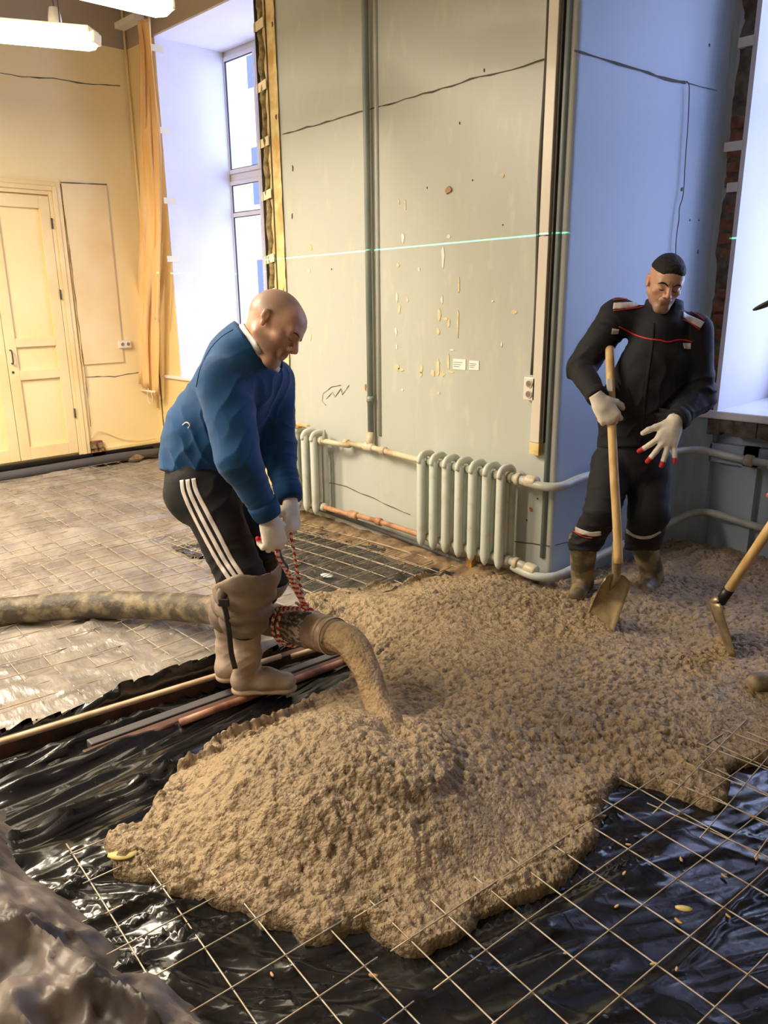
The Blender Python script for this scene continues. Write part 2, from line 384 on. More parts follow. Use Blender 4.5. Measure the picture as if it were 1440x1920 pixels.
def drape(px, bvh, w, off=.003, T=.002, name='stripe', material='stripe_white', parent=None, sub_=6, alongv=None):
    """a cloth band laid on a garment's surface; px: centre line as seen in the photograph, w: width in metres"""
    P = []; Nn = []
    path = smooth_path([(u, v, 0) for u, v in px], sub_)
    for q in path:
        r = Vector(_n(ray(q[0], q[1]))); hit = bvh.ray_cast(Vector(C0), r)
        if hit[0] is None: continue
        P.append(np.array(hit[0])); Nn.append(np.array(hit[1]))
    if len(P) < 2: print('drape missed', name, px); return None
    Nn = [n if n@(C0-p) > 0 else -n for n, p in zip(Nn, P)]
    S = [_n(sum(Nn[max(0, i-3):i+4])) for i in range(len(Nn))]; V = []; Fc = []
    for i, p in enumerate(P):
        t = _n(P[min(i+1, len(P)-1)]-P[max(i-1, 0)]); b = _n(np.cross(t, S[i]))
        for k in (-1, -.5, 0, .5, 1):
            q = p+b*w/2*k; hit = bvh.find_nearest(Vector(q)); q2 = np.array(hit[0]); V.append(q2+S[i]*off)
    for i in range(len(P)-1):
        for k in range(4): Fc.append((i*5+k, i*5+k+1, i*5+k+6, i*5+k+5))
    o = mesh_obj(name, V, Fc, material, parent, True)
    m = o.modifiers.new('t', 'SOLIDIFY'); m.thickness = T; m.offset = 0
    return o

# ================================================================ the room
YP, YL, YR, XL = 3.53, 4.0, 4.85, -7.55
ZC = 4.7
def struct(o): o['kind'] = 'structure'; return o
struct(MB().box(-7.8, 3.4, -4.2, 6.0, -.3, -.16).build('floor', 'concrete_base'))
struct(MB().box(-7.8, 3.4, -4.2, 4.95, ZC, ZC+.1).box(-4.8, 3.4, 4.95, 5.9, ZC, ZC+.1).build('ceiling', 'ceiling_white'))
WL = struct(MB().box(XL-.2, XL, -4.2, 4.95, -.16, ZC).build('wall_left', 'yellow_wall'))
struct(MB().box(XL, 3.4, -4.2, -4.0, -.16, ZC).build('wall_back', 'dark_wall'))
struct(MB().box(3.2, 3.4, -4.0, 6.0, -.16, ZC).build('wall_side', 'dark_wall'))
b = MB(); b.box(XL, -7.03, YL, 4.95, -.16, ZC); b.box(-7.03, -4.8, YL, 4.95, -.16, .83); b.box(-7.03, -4.8, YL, 4.95, 3.9, ZC)
WF = struct(b.build('wall_far', 'yellow_wall_far'))
# reveals of the left window niche
b = MB(); b.box(-7.03, -7.015, YL+.005, 4.72, .86, 3.9); struct(b.build('trim_1', 'white_reveal'))
struct(MB().box(-7.015, -4.8, YL+.005, 4.72, 3.885, 3.9).build('trim_2', 'white_reveal'))
# pier between the windows: one prism with an oblique right side
ux, uy = .122, .9925
bx_, by_ = -2.29+ux*1.33, YR
def prism(pts, z0, z1):
    n = len(pts); return [(x, y, z0) for x, y in pts]+[(x, y, z1) for x, y in pts], [tuple(range(n))[::-1], tuple(range(n, 2*n))]+[(i, (i+1) % n, n+(i+1) % n, n+i) for i in range(n)]
cr = []                                                    # softened outer corner
for k in range(7):
    t = k/6; a = (-2.325, YP); c_ = (-2.29, YP); e = (-2.29+ux*.035, YP+uy*.035)
    cr.append(((1-t)**2*a[0]+2*t*(1-t)*c_[0]+t*t*e[0], (1-t)**2*a[1]+2*t*(1-t)*c_[1]+t*t*e[1]))
cv = []                                                    # rounded inner corner of the bay
for k in range(7):
    t = k/6; a = (bx_-ux*.16, by_-uy*.16); c_ = (bx_, by_); e = (bx_+.10, by_)
    cv.append(((1-t)**2*a[0]+2*t*(1-t)*c_[0]+t*t*e[0], (1-t)**2*a[1]+2*t*(1-t)*c_[1]+t*t*e[1]))
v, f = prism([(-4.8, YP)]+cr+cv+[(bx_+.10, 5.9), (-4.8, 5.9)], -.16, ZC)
WM = struct(mesh_obj('wall_middle', v, f, None, smooth=False, mats=['pier_paint', 'bay_daylight_tint'], fmat=[0, 0]+[1 if i >= 5 else 0 for i in range(len(f)-2)]))
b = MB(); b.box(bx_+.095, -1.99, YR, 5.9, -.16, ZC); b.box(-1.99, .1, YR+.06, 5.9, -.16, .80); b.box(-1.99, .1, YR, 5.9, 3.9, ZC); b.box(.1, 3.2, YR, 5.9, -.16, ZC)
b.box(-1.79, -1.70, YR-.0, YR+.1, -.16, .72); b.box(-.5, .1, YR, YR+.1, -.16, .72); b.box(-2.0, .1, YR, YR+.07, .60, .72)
WR = struct(b.build('wall_right', 'bay_daylight_tint'))
struct(MB().box(-1.992, -1.965, YR-.035, 5.68, .93, 3.9).build('trim_3', 'white_reveal'))
struct(MB().box(-1.965, .1, YR, 5.68, 3.885, 3.9).build('trim_4', 'white_reveal'))
# rough knocked-off plaster and bare bricks beside the right reveal
def rough_strip(name, x0, x1, z0, z1, y, thick, parent, material, seed, vert=True, step=.04):
    nz = int((z1-z0)/step)+1; nx = 5; V = []; Fc = []
    for j in range(nz+1):
        z = z0+(z1-z0)*j/nz
        jl = (vnoise(np.array([z*9]), np.array([seed*7.]), s=seed)[0]-.5)*.04
        for i in range(nx+1):
            x = x0+jl*(1-i/nx)+(x1-x0)*i/nx; V.append((x, y-thick*(.2+vnoise(np.array([x*40]), np.array([z*22]), s=seed)[0])*(1 if 0 < i else .0), z))
    for j in range(nz):
        for i in range(nx): a = j*(nx+1)+i; Fc.append((a, a+1, a+nx+2, a+nx+1))
    return mesh_obj(name, V, Fc, material, parent, True)
rough_strip('broken_plaster', -2.085, -1.99, .92, 4.2, YR-.001, .03, WR, 'mortar', 3)
for k in range(21):
    z = .98+k*.078; 
    if k in (4, 9, 10, 15): continue
    w = .05+.035*random.random(); x1 = -1.995; 
    MB().box(x1-w, x1, YR-.030-.010*random.random(), YR+.01, z, z+.05+.012*random.random()).build('brick', 'brick', WR)
for k, (z, w) in enumerate([(2.95, .08), (2.42, .1), (2.2, .06), (1.02, .08)]):
    MB().box(-1.99-w, -1.985, YR-.045, YR, z, z+.05).build('plaster_lump', 'flake_white', WR)
b = MB(); b.box(-2.10, .1, YR-.05, 5.7, .88, .93); SILL = struct(bevel(b.build('trim_5', 'sill_white'), .008))
rough = MB(); x = -2.02
while x < .1:
    w = .07+.1*random.random(); rough.box(x, x+w-.004, YR-.02-.025*random.random(), YR+.07, .80-.03*random.random(), .88); x += w
o = rough.build('broken_plaster', 'mortar', WR); o['kind'] = 'stuff'
b = MB(); b.box(-7.36, -4.8, YL-.03, 4.72, .83, .86); struct(bevel(b.build('trim_6', 'sill_white'), .006))

# ---- windows
def window(n, x0, x1, z0, z1, y, cols, zt, zs):
    root = empty('window_%d' % n, ((x0+x1)/2, y, z0)); root['kind'] = 'structure'
    b = MB(); d = .07; fw = .055
    b.box(x0, x0+fw, y, y+d, z0, z1); b.box(x1-fw, x1, y, y+d, z0, z1); b.box(x0+fw, x1-fw, y, y+d, z1-fw, z1); b.box(x0+fw, x1-fw, y, y+d, z0, z0+fw)
    b.box(x0+fw, x1-fw, y, y+d, zt-.06, zt+.0)
    under(bevel(b.build('window_frame', 'window_pvc'), .004), root)
    w = (x1-x0-2*fw)/cols
    for i in range(cols):
        a = x0+fw+i*w; c = a+w
        for (p, q, kind) in ((zt, z1-fw, 'upper'), (z0+fw, zt-.06, 'lower')):
            s = MB(); e = .042; yy = y-.018
            s.box(a+.003, a+e, yy, yy+.06, p+.003, q-.003); s.box(c-e, c-.003, yy, yy+.06, p+.003, q-.003); s.box(a+e, c-e, yy, yy+.06, q-e, q-.003); s.box(a+e, c-e, yy, yy+.06, p+.003, p+e)
            if kind == 'lower': s.box(a+e, c-e, yy+.004, yy+.055, zs-.02, zs+.02)
            so = under(bevel(s.build('sash', 'window_pvc'), .004), root)
            gk = MB(); t = .007
            for (g0, g1) in (((p+e, q-e),) if kind == 'upper' else ((p+e, zs-.02), (zs+.02, q-e))):
                gk.box(a+e, a+e+t, yy+.008, yy+.02, g0, g1); gk.box(c-e-t, c-e, yy+.008, yy+.02, g0, g1); gk.box(a+e, c-e, yy+.008, yy+.02, g1-t, g1); gk.box(a+e, c-e, yy+.008, yy+.02, g0, g0+t)
                go = MB().box(a+e+t, c-e-t, yy+.014, yy+.018, g0+t, g1-t).build('pane', 'glass', so)
            gk.build('gasket', 'gasket', so)
    return root
window(1, -7.10, -4.80, .86, 3.9, 4.74, 4, 2.80, 2.42)
window(2, -1.965, .1, .93, 3.885, 5.68, 3, 2.85, 2.42)

# ---- the building across the street
bd = empty('apartment_building', (-16, 14, -5), 'pale apartment building seen through the far window', 'building')
under(MB().box(-40, -10, 14, 20, -5, 26).build('wall', 'facade'), bd)
for i in range(6):
    for j in range(6):
        x = -26.2+i*3.3; z = -2+j*3.0; fr = MB(); fr.box(x, x+1.5, 13.93, 14, z, z+1.7); w_ = under(fr.build('window', 'window_pvc'), bd)
        for (p, q) in ((.08, .7), (.78, 1.42)): MB().box(x+p, x+q, 13.9, 13.935, z+.1, z+1.6).build('pane', 'facade_glass', w_)

# ---- trim strip of bare plaster, foam and straps on the pier's left edge
T7 = struct(MB().box(-4.802, -4.62, YP-.006, YP+.1, .0, ZC).build('trim_7', 'plaster_edge'))
rough_strip('ragged_paint_edge', -4.645, -4.60, .7, 4.6, YP-.008, .008, T7, 'plaster_edge', 5)
b = MB(); pts = []
for k in range(70):
    z = .75+k*.055; pts.append((-4.765+.010*math.sin(k*1.7)+.008*random.random(), YP-.006, z))
fo = mesh_obj('foam_bead', *(lambda m: (m.v, m.f))(MB().tube(pts, [.016+.012*random.random() for _ in pts], 8)), 'foam', T7)
MB().box(-4.802, -4.795, YP-.03, YP-.004, .86, ZC).build('edge_bead', 'cable_dark', T7)
MB().box(-4.712, -4.702, YP-.012, YP-.004, .86, ZC).build('edge_gap', 'crack', T7)
for z in (3.35, 2.98, 2.63, 2.29, 1.86, 1.62, 1.30):
    V = [(-4.815, YP-.030, z), (-4.71, YP-.026, z+.018), (-4.71, YP-.026, z+.078), (-4.815, YP-.030, z+.055)]
    V += [(x, y+.006, zz) for x, y, zz in V]
    mesh_obj('tape_strip', V, [(0, 1, 2, 3), (7, 6, 5, 4), (0, 4, 5, 1), (1, 5, 6, 2), (2, 6, 7, 3), (3, 7, 4, 0)], 'tape', T7, False)
for z, r_ in ((3.37, .03), (2.80, .035), (1.66, .03)):
    a = [(-4.625+r_*.5*math.cos(t)*(.6+.6*random.random()), YP-.012, z+r_*1.3*math.sin(t)*(.6+.6*random.random())) for t in np.linspace(0, 6.28, 9)[:-1]]
    mesh_obj('damaged_spot', a+[(-4.625, YP-.014, z)], [(i, (i+1) % 8, 8) for i in range(8)], 'brown_beam', T7, False)

# tape remnants on the white reveal
for u, v in ((293, 91), (305, 245), (318, 377), (324, 486)):
    p = onX(u, v, -7.014); MB().box(-7.0145, -7.012, p[1]-.06, p[1]+.07, p[2]-.025, p[2]+.03).build('tape_strip', 'tape', bpy.data.objects['trim_1'])

# ---- flat marks on walls, built as thin pieces standing on the plaster
def strip_on(name, px, plane_, w, material, parent, jit=0., th=.003, wob=True):
    """ragged line through photo points on a wall"""
    P = [plane_(u, v) for u, v in px]; n_ = {'onYP': np.array([0, -1, 0.])}.get(None)
    pts = []
    for i in range(len(P)-1):
        k = max(2, int(np.linalg.norm(P[i+1]-P[i])/.06))
        for j in range(k): pts.append(P[i]+(P[i+1]-P[i])*j/k)
    pts.append(P[-1]); nr = plane_.normal; V = []; Fc = []
    for i, p in enumerate(pts):
        t = _n(pts[min(i+1, len(pts)-1)]-pts[max(0, i-1)]); bb = np.cross(t, nr)
        if 0 < i < len(pts)-1: p = p+bb*jit*(random.random()-.5)
        ww = w*(.5+random.random()) if wob else w
        V += [p+nr*th-bb*ww/2, p+nr*th+bb*ww/2]
    for i in range(len(pts)-1): Fc.append((2*i, 2*i+1, 2*i+3, 2*i+2))
    return mesh_obj(name, V, Fc, material, parent, False)
class Pl:
    def __init__(s, p0, n): s.p0 = np.array(p0, float); s.normal = _n(n)
    def __call__(s, u, v): r = ray(u, v); return C0+r*(((s.p0-C0)@s.normal)/(r@s.normal))
PP = Pl((0, YP, 0), (0, -1, 0)); PB = Pl((-2.29, YP, 0), (uy, -ux, 0)); PD = Pl((XL, 0, 0), (1, 0, 0)); PF = Pl((0, YL, 0), (0, -1, 0)); PR = Pl((0, YR, 0), (0, -1, 0))
strip_on('crack', [(530, 252), (600, 232), (688, 207), (760, 186), (830, 166), (900, 144), (960, 130), (1034, 108)], PP, .008, 'crack', WM, .008)
strip_on('crack', [(1076, 95), (1140, 115), (1200, 133), (1260, 152), (1285, 155)], PB, .012, 'crack', WM, .006)
strip_on('crack', [(1285, 155), (1352, 172)], PB, .004, 'crack', WM, .004)
strip_on('crack', [(0, 137), (40, 144), (100, 147), (160, 157), (225, 161)], PD, .009, 'crack', WL, .006)
strip_on('crack', [(1040, 1022), (1075, 1015)], PB, .008, 'crack', WM, .01)
strip_on('crack', [(612, 905), (650, 912), (690, 930), (770, 965)], PP, .005, 'crack', WM, .012)
strip_on('crack', [(965, 1015), (1000, 1018), (1032, 1024)], PP, .006, 'crack', WM, .01)
def flake(u, v, w, h, plane_, material, parent, name='peeled_patch', th=.003):
    c = plane_(u, v); nr = plane_.normal; tx = np.cross([0, 0, 1.], nr); tx = -tx if (tx@R[:, 0]) < 0 else tx; n = 9; s = depth(c)/F; V = []
    for k in range(n):
        a = 2*math.pi*k/n; q = .65+.6*random.random(); V.append(c+nr*th+tx*math.cos(a)*w/2*s*q+np.array([0, 0, 1.])*math.sin(a)*h/2*s*q)
    V += [q-nr*(th-.0005) for q in V]; Fc = [tuple(range(n))]+[(i, (i+1) % n, n+(i+1) % n, n+i) for i in range(n)]
    return mesh_obj(name, V, Fc, material, parent, False)
for (u, v, w, h, m) in [(583, 463, 10, 12, 'curtain'), (756, 446, 8, 20, 'flake_white'), (831, 478, 8, 42, 'flake_white'), (842, 444, 10, 8, 'flake_white'), (746, 497, 9, 8, 'flake'),
        (786, 505, 6, 8, 'flake_white'), (745, 558, 7, 16, 'flake_white'), (764, 562, 7, 9, 'flake'), (749, 580, 9, 18, 'flake'), (829, 562, 5, 14, 'flake_white'), (824, 590, 8, 28, 'flake'),
        (836, 598, 16, 6, 'flake'), (842, 606, 6, 14, 'flake'), (859, 605, 6, 48, 'flake'), (822, 622, 9, 13, 'flake'), (743, 620, 6, 14, 'flake_white'), (744, 650, 6, 12, 'flake_white'),
        (745, 690, 12, 16, 'flake'), (752, 693, 14, 8, 'flake'), (790, 692, 8, 14, 'flake'), (790, 702, 6, 10, 'flake'), (822, 690, 9, 30, 'flake'), (812, 700, 10, 14, 'flake'), (830, 702, 14, 10, 'flake'), (841, 680, 6, 28, 'flake'), (846, 697, 14, 4, 'flake'),
        (848, 656, 14, 3, 'flake_white'), (822, 737, 10, 6, 'flake'), (755, 731, 6, 6, 'flake_white'), (964, 584, 12, 9, 'flake'), (924, 565, 5, 5, 'flake_white'), (941, 645, 4, 12, 'flake_white'),
        (582, 632, 8, 12, 'flake'), (580, 508, 8, 7, 'flake_white'), (577, 610, 10, 4, 'flake_white'), (686, 725, 5, 14, 'plank_wood'), (622, 505, 3, 3, 'crack'), (943, 422, 3, 3, 'crack'), (801, 352, 3, 4, 'crack'), (886, 338, 3, 3, 'crack'),
        (861, 535, 4, 30, 'flake'), (760, 385, 5, 22, 'flake'), (748, 378, 4, 10, 'flake'), (943, 330, 10, 8, 'flake'), (908, 132, 3, 6, 'crack'), (862, 231, 3, 6, 'crack'), (996, 955, 8, 12, 'copper'), (1008, 935, 4, 5, 'crack'), (988, 975, 4, 4, 'crack'), (549, 315, 4, 12, 'crack'), (548, 405, 4, 10, 'crack')]:
    flake(u, v, w, h, PP, m, WM)
flake(842, 356, 16, 14, PP, 'copper', WM, 'rusty_hook', .01)
for (u, v, w, h) in [(1278, 355, 5, 9), (1293, 413, 3, 4), (1310, 413, 3, 4), (1308, 472, 4, 8), (1330, 85, 4, 6)]: flake(u, v, w, h, PB, 'crack', WM)
# loose squiggle drawn on the wall
strip_on('pencil_scrawl', [(640, 722), (622, 726), (606, 738), (604, 752), (612, 760)], PP, .004, 'cable_dark', WM, .006)
strip_on('pencil_scrawl', [(612, 748), (624, 735), (628, 744), (640, 728), (642, 740), (655, 722)], PP, .004, 'cable_dark', WM, .006)

# ---- door in the left wall
D = empty('door_1', (XL, 2.5, .15)); D['kind'] = 'structure'
y0, y1, zt = 1.96, 3.09, 2.54
b = MB()
for k, (w0, w1, th) in enumerate([(0, .035, .03), (.035, .075, .045), (.075, .115, .035)]):
    for (ya, yb) in ((y1+w0, y1+w1), (y0-w1, y0-w0)): b.box(XL, XL+th, ya, yb, .12, zt+w1)
    b.box(XL, XL+th, y0-w0, y1+w0, zt+w0, zt+w1)
under(bevel(b.build('casing', 'door_paint'), .004), D)
def leaf(ya, yb, swap):
    L_ = MB(); st = .095; x0, x1 = XL+.004, XL+.03; zz = [.15, .30, .72, .80, 1.16, 1.24, 2.36, zt-.01]
    zz = [.15, .27, .90, .99, 1.20, 1.28, 2.42, zt-.012]
    L_.box(x0, x1, ya, ya+st, zz[0], zz[7]); L_.box(x0, x1, yb-st, yb, zz[0], zz[7])
    for (p, q) in ((zz[0], zz[1]), (zz[2], zz[3]), (zz[4], zz[5]), (zz[6], zz[7])): L_.box(x0, x1, ya+st, yb-st, p, q)
    lf = under(bevel(L_.build('leaf', 'door_paint'), .005), D)
    for (p, q) in ((zz[1], zz[2]), (zz[3], zz[4]), (zz[5], zz[6])):
        pm = MB(); pm.box(x0-.002, x0+.006, ya+st, yb-st, p, q); pm.box(x0, x0+.014, ya+st+.045, yb-st-.045, p+.045, q-.045)
        bevel(pm.build('panel', 'door_paint'), .006); pp = bpy.data.objects[-1] if False else None
        o = COL.objects[-1]; o.parent = lf; o.matrix_parent_inverse = Matrix.Translation(-D.location)
    return lf
lf1 = leaf(2.53, y1-.004, 0); lf2 = leaf(y0+.004, 2.525, 1)
h_ = MB().tube(smooth_path([(XL+.03, 2.565, 1.18), (XL+.07, 2.565, 1.17), (XL+.07, 2.565, 1.07), (XL+.03, 2.565, 1.06)], 4), .007, 8).build('door_handle', 'cable_dark', D, True); h_.matrix_parent_inverse = Matrix.Translation(-D.location)
k_ = MB().tube([(XL+.02, 2.565, .98), (XL+.034, 2.565, .98)], .012, 10).build('keyhole', 'cable_dark', D, True); k_.matrix_parent_inverse = Matrix.Translation(-D.location)
for z in (2.25, 1.62, .5):
    q = MB().tube([(XL+.04, y1-.002, z), (XL+.04, y1-.002, z+.09)], .008, 8).build('hinge', 'cable_dark', D, True); q.matrix_parent_inverse = Matrix.Translation(-D.location)
# boxed-out panel beside the door
T8 = struct(bevel(MB().box(XL, XL+.022, 3.225, 3.66, 1.0, 2.68).build('trim_8', 'door_paint'), .004))
strip_on('crack', [(113, 345), (130, 470), (146, 600), (160, 705), (170, 800)], Pl((XL+.023, 0, 0), (1, 0, 0)), .006, 'crack', WL, .006)
strip_on('crack', [(160, 707), (215, 706), (262, 698)], PD, .007, 'crack', WL, .008)
strip_on('crack', [(112, 342), (200, 346)], Pl((XL+.023, 0, 0), (1, 0, 0)), .008, 'crack', WL, .0)
T9 = struct(bevel(MB().box(XL, XL+.03, 3.36, YL, .05, .16).build('baseboard_left', 'door_paint'), .006))
hole = MB().box(XL+.0, XL+.05, 3.22, 3.33, .14, .24).build('broken_corner', 'brick', WL)
MB().box(XL+.0, XL+.06, 3.21, 3.34, .08, .14).build('wood_block', 'plank_wood', WL)
for k in range(7):
    a = (XL+.05+.02*random.random(), 3.22+.11*random.random(), .15+.06*random.random()); r = .012+.014*random.random()
    MB().box(a[0]-r, a[0]+r, a[1]-r, a[1]+r, a[2]-r, a[2]+r).build('rubble_piece', 'rubble', WL)
# thin cable drooping along the wall foot
pts = smooth_path([PD(168, 822)+[.03, 0, 0], PD(178, 808)+[.03, 0, 0], PD(200, 812)+[.02, 0, 0], PD(225, 822)+[.02, 0, 0], PD(258, 826)+[.02, 0, 0], PD(290, 822)+[.02, 0, 0]], 5)
tag(MB().tube(pts, .004, 6).build('cable', 'door_paint', None, True), 'thin pale cable drooping along the yellow wall above the floor', 'cable')
pts = smooth_path([PD(148, 640)+[.03, 0, 0], PD(150, 670)+[.03, 0, 0], PD(154, 690)+[.03, 0, 0], PD(158, 740)+[.03, 0, 0]], 5)
tag(MB().tube(pts, .004, 6).build('cable', 'door_paint', None, True), 'short cable loop beside the white door casing', 'cable')
# conduit and socket on the yellow wall
def socket_unit(name, p, nx, w, h, d, holes, label, vertical):
    s = empty(name, p, label, 'socket'); t = _n(np.cross([0, 0, 1.], nx)); up = np.array([0, 0, 1.]); T = lambda q: p+t*q[0]+np.array(nx)*q[1]+up*q[2]
    under(bevel(MB().box(-w/2, w/2, 0, d, -h/2, h/2, T).build('housing', 'socket'), .005), s)
    for (a, c) in holes:
        ring = MB().tube([T((a, d-.002, c)), T((a, d+.006, c))], .021, 18).build('faceplate', 'trunk_white'); under(ring, s)
        rr = MB().tube([T((a, d+.0055, c)), T((a, d+.0065, c))], .017, 18).build('recess', 'socket_dark', ring)
        for k in (-1, 1):
            dx, dz = (.006*k, 0)
            MB().tube([T((a+dx, d+.006, c+dz)), T((a+dx, d+.0075, c+dz))], .0025, 8).build('pin_hole', 'cable_dark', ring)
    return s
p = onX(231, 645, XL+.0)
socket_unit('wall_socket', p, np.array([1., 0, 0]), .13, .075, .045, [(-.03, 0), (.03, 0)], 'white double socket at the foot of the conduit on the yellow wall', False)
b = MB(); b.box(XL, XL+.014, 3.652, 3.67, p[2]+.035, 2.68)
tag(b.build('cable_conduit', 'trunk_white'), 'thin white conduit running down the yellow wall to a socket', 'conduit')

# ---- pier: conduit, riser, sockets
b = MB(); x0, x1 = PP(1034, 400)[0], PP(1048, 400)[0]
q = PP(1020, 845); T_ = empty('cable_trunking', (-2.40, YP, .84), 'white plastic trunking running down the corner of the pier', 'trunking')
under(bevel(MB().box(-2.425, -2.368, YP-.045, YP, .86, 1.925).build('lower_cover', 'trunk_white'), .003), T_)
under(bevel(MB().box(-2.425, -2.368, YP-.045, YP, 1.93, ZC).build('upper_cover', 'trunk_white'), .003), T_)
under(bevel(MB().box(-2.428, -2.365, YP-.047, YP, .79, .858).build('end_piece', 'plaster_edge'), .003), T_)
under(MB().box(-2.360, -2.352, YP-.03, YP, .86, ZC).build('side_lip', 'cable_dark'), T_)
co_ = MB().tube([(-2.335, YP-.004, .2), (-2.335, YP-.004, ZC)], .016, 10); tag(co_.build('conduit', 'pipe_grey', None, True), 'grey painted conduit on the corner of the pier right of the white trunking', 'conduit')
pts = [(-2.455+.006*math.sin(z*5)+(.0 if z > 1.3 else .0), YP-.008, z) for z in np.arange(1.22, ZC, .12)]
tag(MB().tube(pts, .011, 6).build('cable', 'cable_dark', None, True), 'dark painted cable running down to the double socket beside the trunking', 'cable')
p = onY(1001, 728, YP)
socket_unit('wall_socket', p, np.array([0, -1., 0]), .075, .125, .045, [(0, .028), (0, -.028)], 'white vertical double socket on the grey pier beside the trunking', True)
b = MB(); b.tube([(-3.71, YP-.035, .74), (-3.71, YP-.035, ZC)], .021, 14)
rs = empty('heating_riser_pipe', (-3.71, YP-.035, .74), 'tall grey vertical heating pipe in the middle of the pier', 'pipe')
under(b.build('pipe', 'pipe_grey', None, True), rs)
under(MB().tube([(-3.71, YP-.035, .96), (-3.71, YP-.035, 1.0)], .026, 14).build('sleeve', 'pipe_grey', None, True), rs)
tag(MB().tube([(-3.655, YP-.0, .74), (-3.655, YP-.0, ZC)], .015, 12).build('painted_pipe', 'pier_paint', None, True), 'thin pipe painted like the wall right behind the grey riser', 'pipe')
# paper stickers
for (u0, v0, u1, v1, lb) in ((850, 674, 874, 692, 'larger white paper sticker with faint print, left of the pair on the pier'), (880, 677, 899, 693, 'smaller white paper sticker, right of the pair on the pier')):
    a = PP(u0, v1); c = PP(u1, v0); s = tag(MB().box(a[0], c[0], YP-.004, YP-.001, a[2], c[2]).build('paper_sticker', 'paper'), lb, 'sticker')
    for k in range(3):
        z = a[2]+(c[2]-a[2])*(.25+.2*k); MB().box(a[0]+.006, a[0]+(c[0]-a[0])*(.5+.12*k), YP-.005, YP-.0041, z, z+.003).build('print_line', 'ink', s)
# thin wire hanging on the blue side of the pier
pts = [PB(u, v)+PB.normal*.02 for u, v in [(1281, 154), (1286, 165), (1284, 230), (1279, 300), (1275, 365), (1268, 390), (1267, 412), (1263, 440), (1261, 480), (1262, 600)]]
tag(MB().tube(smooth_path(pts, 4), .0028, 6).build('hanging_wire', 'cable_dark', None, True), 'thin black wire hanging down the blue wall beside the pier', 'wire')
COL.objects[-1]['label'] = 'thin black wire hanging down the blue wall behind the dark haired worker'

# ---- radiators
def section(name, parent, x, y, z0, material='radiator_paint'):
    """one cast iron section: front and back columns joined at the top and bottom, rounded crown"""
    h = .585; b = MB(); hw = .026
    def column(yc, dy, z_a, z_b, w):
        prof = [(-1, .0), (-.8, .75), (-.3, 1), (.3, 1), (.8, .75), (1, 0), (.8, -.75), (.3, -1), (-.3, -1), (-.8, -.75)]
        lv = [(z_a, .25), (z_a+.02, .75), (z_a+.05, 1), (z_b-.05, 1), (z_b-.02, .8), (z_b, .4)]; V = []; Fc = []; n = len(prof)
        for z, s in lv: V += [(x+p*w*s, yc+q*dy*s, z) for p, q in prof]
        for i in range(len(lv)-1): Fc += [(i*n+k, i*n+(k+1) % n, (i+1)*n+(k+1) % n, (i+1)*n+k) for k in range(n)]
        Fc += [tuple(range(n))[::-1], tuple((len(lv)-1)*n+k for k in range(n))]; b.add(V, Fc)
    column(y-.048, .024, z0, z0+h-.008, hw); column(y+.048, .024, z0+.02, z0+h-.02, hw*.9); column(y, .02, z0+.04, z0+h-.03, hw*.55)
    # crown: a flattened arch from front to back
    arch = [(x, y-.062, z0+h-.05), (x, y-.055, z0+h-.018), (x, y-.03, z0+h), (x, y+.02, z0+h), (x, y+.055, z0+h-.02), (x, y+.062, z0+h-.05)]
    b.tube(smooth_path(arch, 3), .017, 8, flat=1.35, up=(0, 0, 1))
    b.tube([(x, y-.05, z0+.05), (x, y+.05, z0+.05)], .022, 8)
    return b.build(name, material, parent, True)
def radiator(x0, n, y, z0, label, stopper=True):
    r = empty('radiator', (x0, y, z0), label, 'radiator'); pit = .101
    for k in range(n):
        s = section('section', None, x0+k*pit, y, z0); under(s, r)
    for k in range(n-1):
        for z in (z0+.05, z0+.535):
            under(MB().tube([(x0+k*pit+.02, y, z), (x0+(k+1)*pit-.02, y, z)], .027, 10).build('nipple', 'radiator_top', None, True), r)
    for z in (z0+.05, z0+.535):
        under(MB().tube([(x0+(n-1)*pit+.015, y, z), (x0+(n-1)*pit+.045, y, z)], .032, 8).build('plug', 'radiator_top', None, True), r)
        under(MB().tube([(x0-.045, y, z), (x0-.015, y, z)], .032, 8).build('plug', 'radiator_top', None, True), r)
    return r
YRD = YP-.12
xr = onY(800, 850, YRD)[0]; xe = onY(940, 870, YRD)[0]
z0r = .125
radiator(xr, 7, YRD, z0r, 'cast iron radiator with seven sections on the pier, right of the pair')
xl2 = onY(597, 805, YRD)[0]
radiator(xl2-.404, 5, YRD, z0r, 'cast iron radiator at the left end of the pier, behind the man in blue')
xR1 = xr+.101*6+.045; zT = z0r+.535; zB = z0r+.05; xL1 = xl2+.045
def pipe(name, pts, r, material, label, couplings=(), cm='pipe_cream', cat='pipe'):
    pr = empty(name, pts[0], label, cat); P = smooth_path(pts, 6); under(MB().tube(P, r, 12).build('pipe', material, None, True), pr)
    for k, (a, c) in enumerate(couplings):
        a = np.array(a, float); c = np.array(c, float); under(MB().tube([a, a+(c-a)*.15, a+(c-a)*.85, c], [r*1.35, r*1.5, r*1.5, r*1.35], 12).build('coupling', cm, None, True), pr)
    return pr
pipe('heating_pipe', [(xL1, YRD, zT), (xL1+.12, YRD, zT), (xL1+.22, YRD+.05, zT-.01), (-3.9, YRD+.06, zT), (-3.71, YRD+.065, zT), (-3.5, YRD+.04, zT), (xr-.12, YRD, zT), (xr-.045, YRD, zT)], .019, 'pipe_cream',
     'cream heating pipe between the tops of the two radiators', [((-3.95, YRD+.06, zT), (-3.91, YRD+.06, zT)), ((-3.755, YRD+.065, zT), (-3.665, YRD+.065, zT)), ((-3.58, YRD+.05, zT), (-3.53, YRD+.046, zT))])
